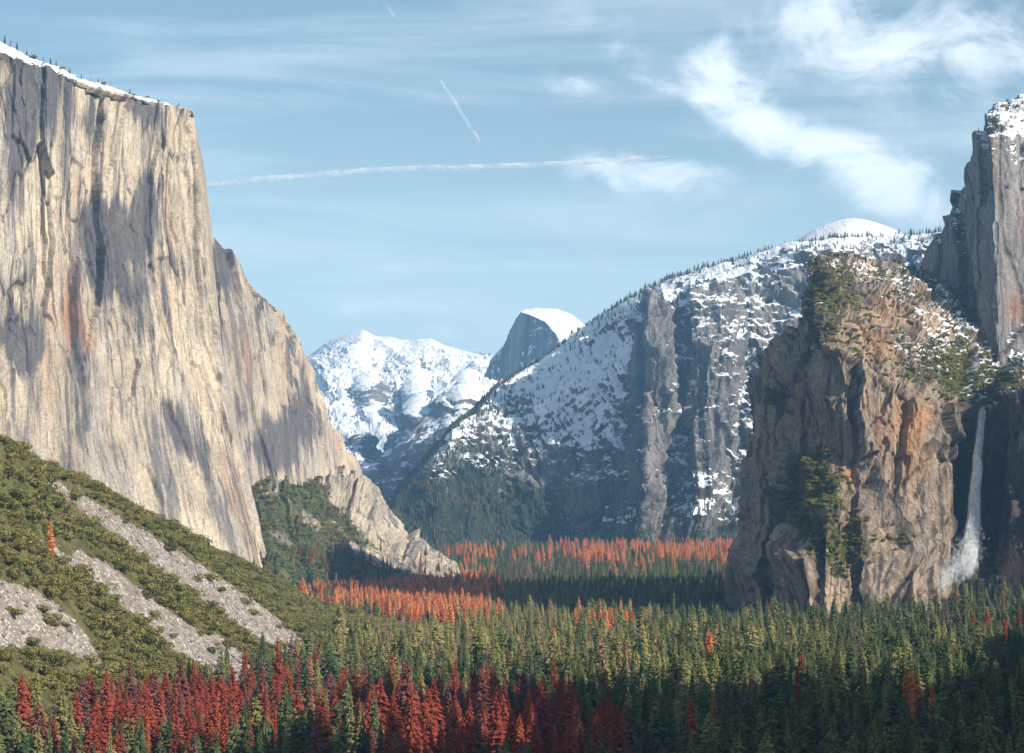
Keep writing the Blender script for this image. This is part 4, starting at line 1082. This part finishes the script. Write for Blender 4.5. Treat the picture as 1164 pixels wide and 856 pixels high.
# ---- scree stones
def rock_mesh(seed):
    r = random.Random(seed)
    import bmesh
    bm = bmesh.new(); bmesh.ops.create_icosphere(bm, subdivisions=1, radius=.5)
    for v in bm.verts: v.co = Vector((v.co.x * r.uniform(.8, 1.3), v.co.y * r.uniform(.7, 1.2), v.co.z * r.uniform(.5, .9))) * r.uniform(.8, 1.15)
    me = bpy.data.meshes.new('boulder'); bm.to_mesh(me); bm.free(); me.materials.append(M_stone); return me
M_stone = leaf_mat('scree_stone', (.13, .11, .095), (.32, .28, .25), (.52, .48, .44), tr=0)
ROCKS = [bpy.data.objects.new('boulder', rock_mesh(s)) for s in range(5)]
P, qx, qy = sample('talus_slope', np.clip(at['scree'] * 2 - .7, 0, 1) * (G[..., 1] < 2700), 9000)
s_ = RNG.pareto(3.0, len(P)) * 1.1 + .8
s_ = np.clip(s_ * .85, .5, 4)
rk = stuff('scree_stones', P, RNG.integers(0, 5, len(P)), np.stack([s_] * 3, -1), ROCKS)
tag(rk, 'loose pale stones of the scree bands on the left slope', 'scree')

# ---- trees on ledges, rims and far slopes (a few pixels each)
pts = []; kk = []; ss = []
def add_sc(name, wfun, n, hmin, hmax, kinds):
    G, Nn, px, py, at = GRIDS[name]
    wg = wfun(G, Nn, px, py, at)
    P, qx, qy = sample(name, wg, n)
    h = RNG.uniform(hmin, hmax, n); w_ = RNG.uniform(.9, 1.4, n)
    pts.append(P - np.array([0, 0, .8])); ss.append(np.stack([h * w_, h * w_, h], -1))
    kk.append(np.array([random.choice(PIDX[random.choice(kinds)]) for _ in range(n)]))
nn = lambda G, s, o: fbm(G, s, octv=3, off=o)
add_sc('mountain_slope', lambda G, N, px, py, a: np.clip(nn(G, 240, 1.) * 2 + .2, 0, 1) * sstep(420, 560, G[..., 2]) * .5 + 3.2 * sstep(26, 4, np.abs(py - np.interp(px, X, Y))) * np.clip(.45 + 2.2 * nn(G, 160, 3.), .04, 1.4), 5600, 7, 26, ['green'])
add_sc('mountain_slope', lambda G, N, px, py, a: (G[..., 2] > 300) * np.clip(.35 + nn(G, 160, 8.), 0, 1) * (px < 720) * (px > 560), 1100, 8, 20, ['green'])
add_sc('mountain_slope', lambda G, N, px, py, a: (py > 455) * (px < 650) * np.clip(.5 + nn(G, 110, 5.), 0, 1), 7000, 11, 24, ['green'])
add_sc('mountain_slope', lambda G, N, px, py, a: (G[..., 2] < 260) * np.clip(.6 + nn(G, 100, 4.), 0, 1) * (py < 660), 14000, 11, 22, ['green', 'green', 'green', 'tan', 'tan', 'maroon'])
add_sc('granite_spire', lambda G, N, px, py, a: (G[..., 2] < 200) * 1. * (py < 660) + .25 * (N[..., 2] > .45) * (a['snow'] < .6), 2600, 11, 22, ['green', 'green', 'green', 'maroon'])
add_sc('waterfall_cliff', lambda G, N, px, py, a: np.clip((a['veg'] - .12) * 2, 0, 1) * (py < 700), 11000, 3.5, 8.5, ['oak'])
add_sc('waterfall_cliff', lambda G, N, px, py, a: (N[..., 2] > .35) * (py < 480) * 1., 500, 5, 9, ['oak', 'green'])
add_sc('rocky_slope', lambda G, N, px, py, a: np.clip((a['veg'] - .2) * 2, 0, 1), 4200, 6, 14, ['oak', 'oak', 'green'])
add_sc('rocky_slope', lambda G, N, px, py, a: (py > 628) * (a['veg'] > .1) * 1., 900, 14, 30, ['green', 'maroon', 'red', 'tan', 'green'])
add_sc('granite_tower', lambda G, N, px, py, a: ((N[..., 2] > .4) * (py < 230)) * 1., 120, 7, 14, ['green', 'oak'])
add_sc('snowy_ridge', lambda G, N, px, py, a: np.clip(nn(G, 300, 2.) + .3, 0, 1) * (a['snow'] < .7), 1600, 14, 26, ['green'])
add_sc('snowy_mountain', lambda G, N, px, py, a: np.clip(nn(G, 500, 2.) + .1, 0, 1) * (a['snow'] < 1.), 900, 16, 30, ['green'])
far = stuff('mountain_trees', np.concatenate(pts), np.concatenate(kk), np.concatenate(ss))
tag(far, 'small distant trees and brush on the mountain ledges and ridges', 'trees')

# rim pines on the great cliff: separate things
ORD = ['leftmost', 'second from left', 'third from left', 'fourth from left', 'fifth from left', 'sixth from left', 'seventh from left', 'eighth from left', 'ninth from left', 'tenth from left',
       'tenth from right', 'ninth from right', 'eighth from right', 'seventh from right', 'sixth from right', 'fifth from right', 'fourth from right', 'third from right', 'second from right', 'rightmost']
RIMS = [(6, 17), (12, 14), (20, 15), (31, 13), (38, 14), (50, 11), (58, 13), (64, 11), (72, 10), (80, 12), (93, 9), (104, 9), (112, 9), (118, 10), (126, 9), (148, 11), (152, 9), (168, 9), (180, 8), (204, 7)]
G, Nn, px, py, at = GRIDS['granite_cliff']
rimk = KINDS['tan'] + KINDS['oak'][:2] + KINDS['green'][:2]
for (X_, h_) in RIMS:
    sel_ = np.abs(px - X_) < .8
    q = np.where(sel_, py, 1e9); i = np.unravel_index(np.argmin(q), q.shape); p = G[i]
    make_tree('rim_pine', random.choice(rimk), TR, (p[0], p[1], p[2] - 1), (h_ * 1.3, h_ * 1.3, h_), random.uniform(0, 6),
              ORD[RIMS.index((X_, h_))] + ' tiny stunted pine on the snowy rim of the great pale cliff', 'tree', 'stunted pines on the snowy rim of the great cliff')

def refine_labels():
    same = {}
    for o_ in C.objects:
        if o_.parent is None and o_.get('label') and o_.get('category') in ('tree', 'bush'): same.setdefault(o_['label'], []).append(o_)
    for lab, lst in same.items():
        if len(lst) < 2: continue
        lst.sort(key=lambda q: q.location.x / q.location.y)
        n_ = len(lst)
        for i_, q in enumerate(lst):
            if n_ > 20: break
            if i_ == 0: w_ = 'leftmost'
            elif i_ == n_ - 1: w_ = 'rightmost'
            elif i_ < n_ / 2: w_ = ORD[i_]
            else: w_ = ORD[20 - (n_ - i_)]
            new = w_ + ' ' + lab
            if len(new.split()) <= 16: q['label'] = new
refine_labels()

# ------------------------------------------------------------------ waterfall
M_water, t, b = new_mat('falling_water')
b.inputs['Subsurface Weight'].default_value = 0
geo = t.new('ShaderNodeNewGeometry')
b.inputs['Base Color'].default_value = (.95, .97, .99, 1); b.inputs['Roughness'].default_value = .8
wn = t.noise(t.scalev(geo.outputs['Position'], (1 / 2.2, 1 / 2.2, 1 / 40)), 1, 5, .65)
wn2 = t.noise(t.scalev(geo.outputs['Position'], (1 / 7, 1 / 7, 1 / 30)), 1, 4, .6)
al = t.math('ADD', t.mapr(wn, .25, .6, .5, 1.), t.math('MULTIPLY', t.math('SUBTRACT', wn2, .5), 1.2), clamp=True)
al = t.math('MULTIPLY', al, t.attr('dens'))
t.l.new(al, b.inputs['Alpha'])
path = [(1117, 468, 3085, 3.4), (1115.5, 480, 3070, 3.8), (1113.5, 500, 3052, 4.4), (1111, 530, 3036, 5.2), (1108.5, 560, 3020, 6.0), (1106.5, 590, 2998, 7.2), (1105, 615, 2960, 8.0), (1102, 640, 2918, 9), (1099, 650, 2895, 9)]
def tube(path, ns, seg, wob=0., flat=.6):
    A = np.array(path, float); t_ = np.linspace(0, len(A) - 1, ns)
    pp = np.stack([np.interp(t_, np.arange(len(A)), A[:, k]) for k in range(4)], -1)
    rows = []
    for (a_, b_, d_, r_) in pp:
        c_ = Vector(unproj(a_, b_, d_)); R = r_ * d_ / F
        rows.append([(c_.x + math.cos(q) * R, c_.y + math.sin(q) * R * flat, c_.z) for q in np.linspace(0, 2 * math.pi, seg + 1)])
    G = np.array(rows)
    if wob: G[..., 0] += wob * fbm(G, 9, 9, 50, 3); G[..., 1] += wob * fbm(G, 9, 9, 50, 3, off=4.)
    return G
G = tube(path, 160, 22, 2.6)
dn = (np.linspace(1.15, .6, 160) * sstep(1, .66, np.linspace(0, 1, 160)))[:, None] + 0 * G[..., 0]
fall = grid_mesh('waterfall', G, M_water, dict(dens=dn), smooth=True)
tag(fall, 'tall thin white waterfall dropping from the lip of the shaded cliff recess', 'waterfall')
M_spray, t, b = new_mat('spray'); b.inputs['Base Color'].default_value = (.8, .84, .88, 1); b.inputs['Alpha'].default_value = .075
M_spray.node_tree.nodes['Principled BSDF'].inputs['Roughness'].default_value = 1
def slivers(name, lst, n, spread, ln, wd, seed, alpha_mat):
    """thousands of falling strands and drops round a path"""
    r = np.random.default_rng(seed); A = np.array(lst, float)
    t_ = r.random(n) * (len(A) - 1)
    q = np.stack([np.interp(t_, np.arange(len(A)), A[:, k]) for k in range(4)], -1)
    V = []; Fc = []
    for (a_, b_, d_, r_) in q:
        c_ = Vector(unproj(a_, b_, d_)); R = r_ * d_ / F * spread
        c_ += Vector((r.normal(0, R), r.normal(0, R * .7), r.normal(0, R * .8)))
        L = ln * r.uniform(.4, 1.4); w_ = wd * r.uniform(.5, 1.5); an = r.uniform(0, 3.14)
        dx = Vector((math.cos(an) * w_, math.sin(an) * w_, 0)); dz = Vector((r.normal(0, .12) * L, 0, L))
        k = len(V); V += [c_ - dx * .3 - dz, c_ + dx - dz * .3, c_ + dx * .2 + dz, c_ - dx + dz * .2]; Fc.append((k, k + 1, k + 2, k + 3))
    me = raw_mesh(name, V, Fc, [alpha_mat]); o = bpy.data.objects.new(name, me); C.objects.link(o); return o
strands = slivers('water_strand', path, 9000, .42, 8., .9, 5, M_spray); strands['kind'] = 'stuff'; strands.parent = fall
mist = slivers('mist', [(1105, 600, 2965, 6), (1102, 624, 2920, 12), (1093, 641, 2885, 15), (1079, 652, 2860, 13), (1065, 664, 2840, 10), (1054, 676, 2822, 7)], 3000, .62, 3.0, 2.4, 6, M_spray); mist['kind'] = 'stuff'; mist.parent = fall
jet = slivers('spray_plume', [(1103, 628, 2915, 9), (1092, 640, 2880, 8), (1078, 650, 2860, 7), (1064, 664, 2835, 4)], 900, .4, 2.2, 1.4, 7, M_spray); jet['kind'] = 'stuff'; jet.parent = fall

def vol_mat(name, col, dens, aniso=.3):
    m = bpy.data.materials.new(name); m.use_nodes = True; t = NT(m.node_tree); t.n.clear()
    out = t.new('ShaderNodeOutputMaterial'); v = t.new('ShaderNodeVolumePrincipled')
    v.inputs['Color'].default_value = col + (1,); v.inputs['Density'].default_value = dens; v.inputs['Anisotropy'].default_value = aniso
    t.l.new(v.outputs[0], out.inputs['Volume']); return m

# ------------------------------------------------------------------ contrails, high above the haze
def trail_mat(name, amount):
    m = bpy.data.materials.new(name); m.use_nodes = True; t = NT(m.node_tree); t.n.clear()
    out = t.new('ShaderNodeOutputMaterial'); geo = t.new('ShaderNodeNewGeometry')
    d = t.new('ShaderNodeBsdfDiffuse'); d.inputs[0].default_value = (.9, .9, .92, 1)
    e = t.new('ShaderNodeBsdfTranslucent'); e.inputs[0].default_value = (.9, .9, .92, 1)
    ms = t.new('ShaderNodeMixShader'); ms.inputs[0].default_value = .4; t.l.new(d.outputs[0], ms.inputs[1]); t.l.new(e.outputs[0], ms.inputs[2])
    tp = t.new('ShaderNodeBsdfTransparent'); m2 = t.new('ShaderNodeMixShader')
    n = t.noise(t.scalev(geo.outputs['Position'], (1 / 420,) * 3), 1, 6, .7)
    t.l.new(t.math('MULTIPLY', t.mapr(n, .3, .62), amount), m2.inputs[0]); t.l.new(tp.outputs[0], m2.inputs[1]); t.l.new(ms.outputs[0], m2.inputs[2])
    t.l.new(m2.outputs[0], out.inputs[0]); return m
M_con = trail_mat('ice_trail', .5)
def contrail(pts_, label, mat, wob=35):
    A = np.array(pts_, float); ns = 220; t_ = np.linspace(0, len(A) - 1, ns)
    pp = np.stack([np.interp(t_, np.arange(len(A)), A[:, k]) for k in range(4)], -1)
    c_ = np.array([unproj(a_, b_, d_) for a_, b_, d_, r_ in pp]); R = pp[:, 3] * pp[:, 2] / F
    tg = np.gradient(c_, axis=0); tg /= np.linalg.norm(tg, axis=1, keepdims=True)
    s_ = np.cross(tg, [0, 1, 0]); s_ /= np.linalg.norm(s_, axis=1, keepdims=True); b_ = np.cross(tg, s_)
    e_ = np.minimum(1, np.minimum(np.arange(ns), ns - 1 - np.arange(ns)) / 20.)
    q = np.linspace(0, 2 * math.pi, 19)
    G = c_[:, None] + ((s_[:, None] * np.cos(q)[None, :, None] + b_[:, None] * np.sin(q)[None, :, None]) * (R * np.sqrt(e_))[:, None, None])
    n_ = np.stack([fbm(G, 320, octv=4, off=k * 5.) for k in range(3)], -1) * wob * np.sqrt(e_)[:, None, None]; n_[:, -1] = n_[:, 0]
    o = grid_mesh('contrail', G + n_, mat, {}, smooth=True)
    tag(o, label, 'contrail')
contrail([(225, 210, 40000, 3.), (300, 204, 40000, 3.5), (380, 197, 40000, 3.5), (450, 192, 40000, 3.), (560, 189, 40000, 3.), (660, 185, 40000, 3.), (760, 178, 40000, 3.5)], 'long nearly level white contrail starting behind the great pale cliff', M_con, 22)
M_con2 = trail_mat('ice_trail_short', .34)
contrail([(499, 89, 40000, 1.), (520, 120, 40000, 1.8), (546, 162, 40000, 1.6)], 'short steep white contrail above the long level one', M_con2, 14)
M_con3 = trail_mat('ice_trail_faint', .14)
contrail([(430, -8, 40000, 1.), (449, 20, 40000, 1.4)], 'faint short contrail touching the top edge of the photo', M_con3, 14)

# ------------------------------------------------------------------ haze
zt = max(float(g[0][..., 2].max()) for g in GRIDS.values()) + 40
import bmesh
bm = bmesh.new(); bmesh.ops.create_cube(bm, size=1)
me = bpy.data.meshes.new('haze'); 
x0, x1, y0, y1, z0, z1 = -31000, 31000, -13000, 33000, -27, zt
for v in bm.verts: v.co = (x0 if v.co.x < 0 else x1, y0 if v.co.y < 0 else y1, z0 if v.co.z < 0 else z1)
bm.to_mesh(me); bm.free()
me.materials.append(vol_mat('haze_air', (.30, .60, 1.0), 3.8e-5, .0))
hz = bpy.data.objects.new('haze', me); C.objects.link(hz); hz['kind'] = 'stuff'
tag(hz, 'thin blue haze lying in the valley air', 'haze')
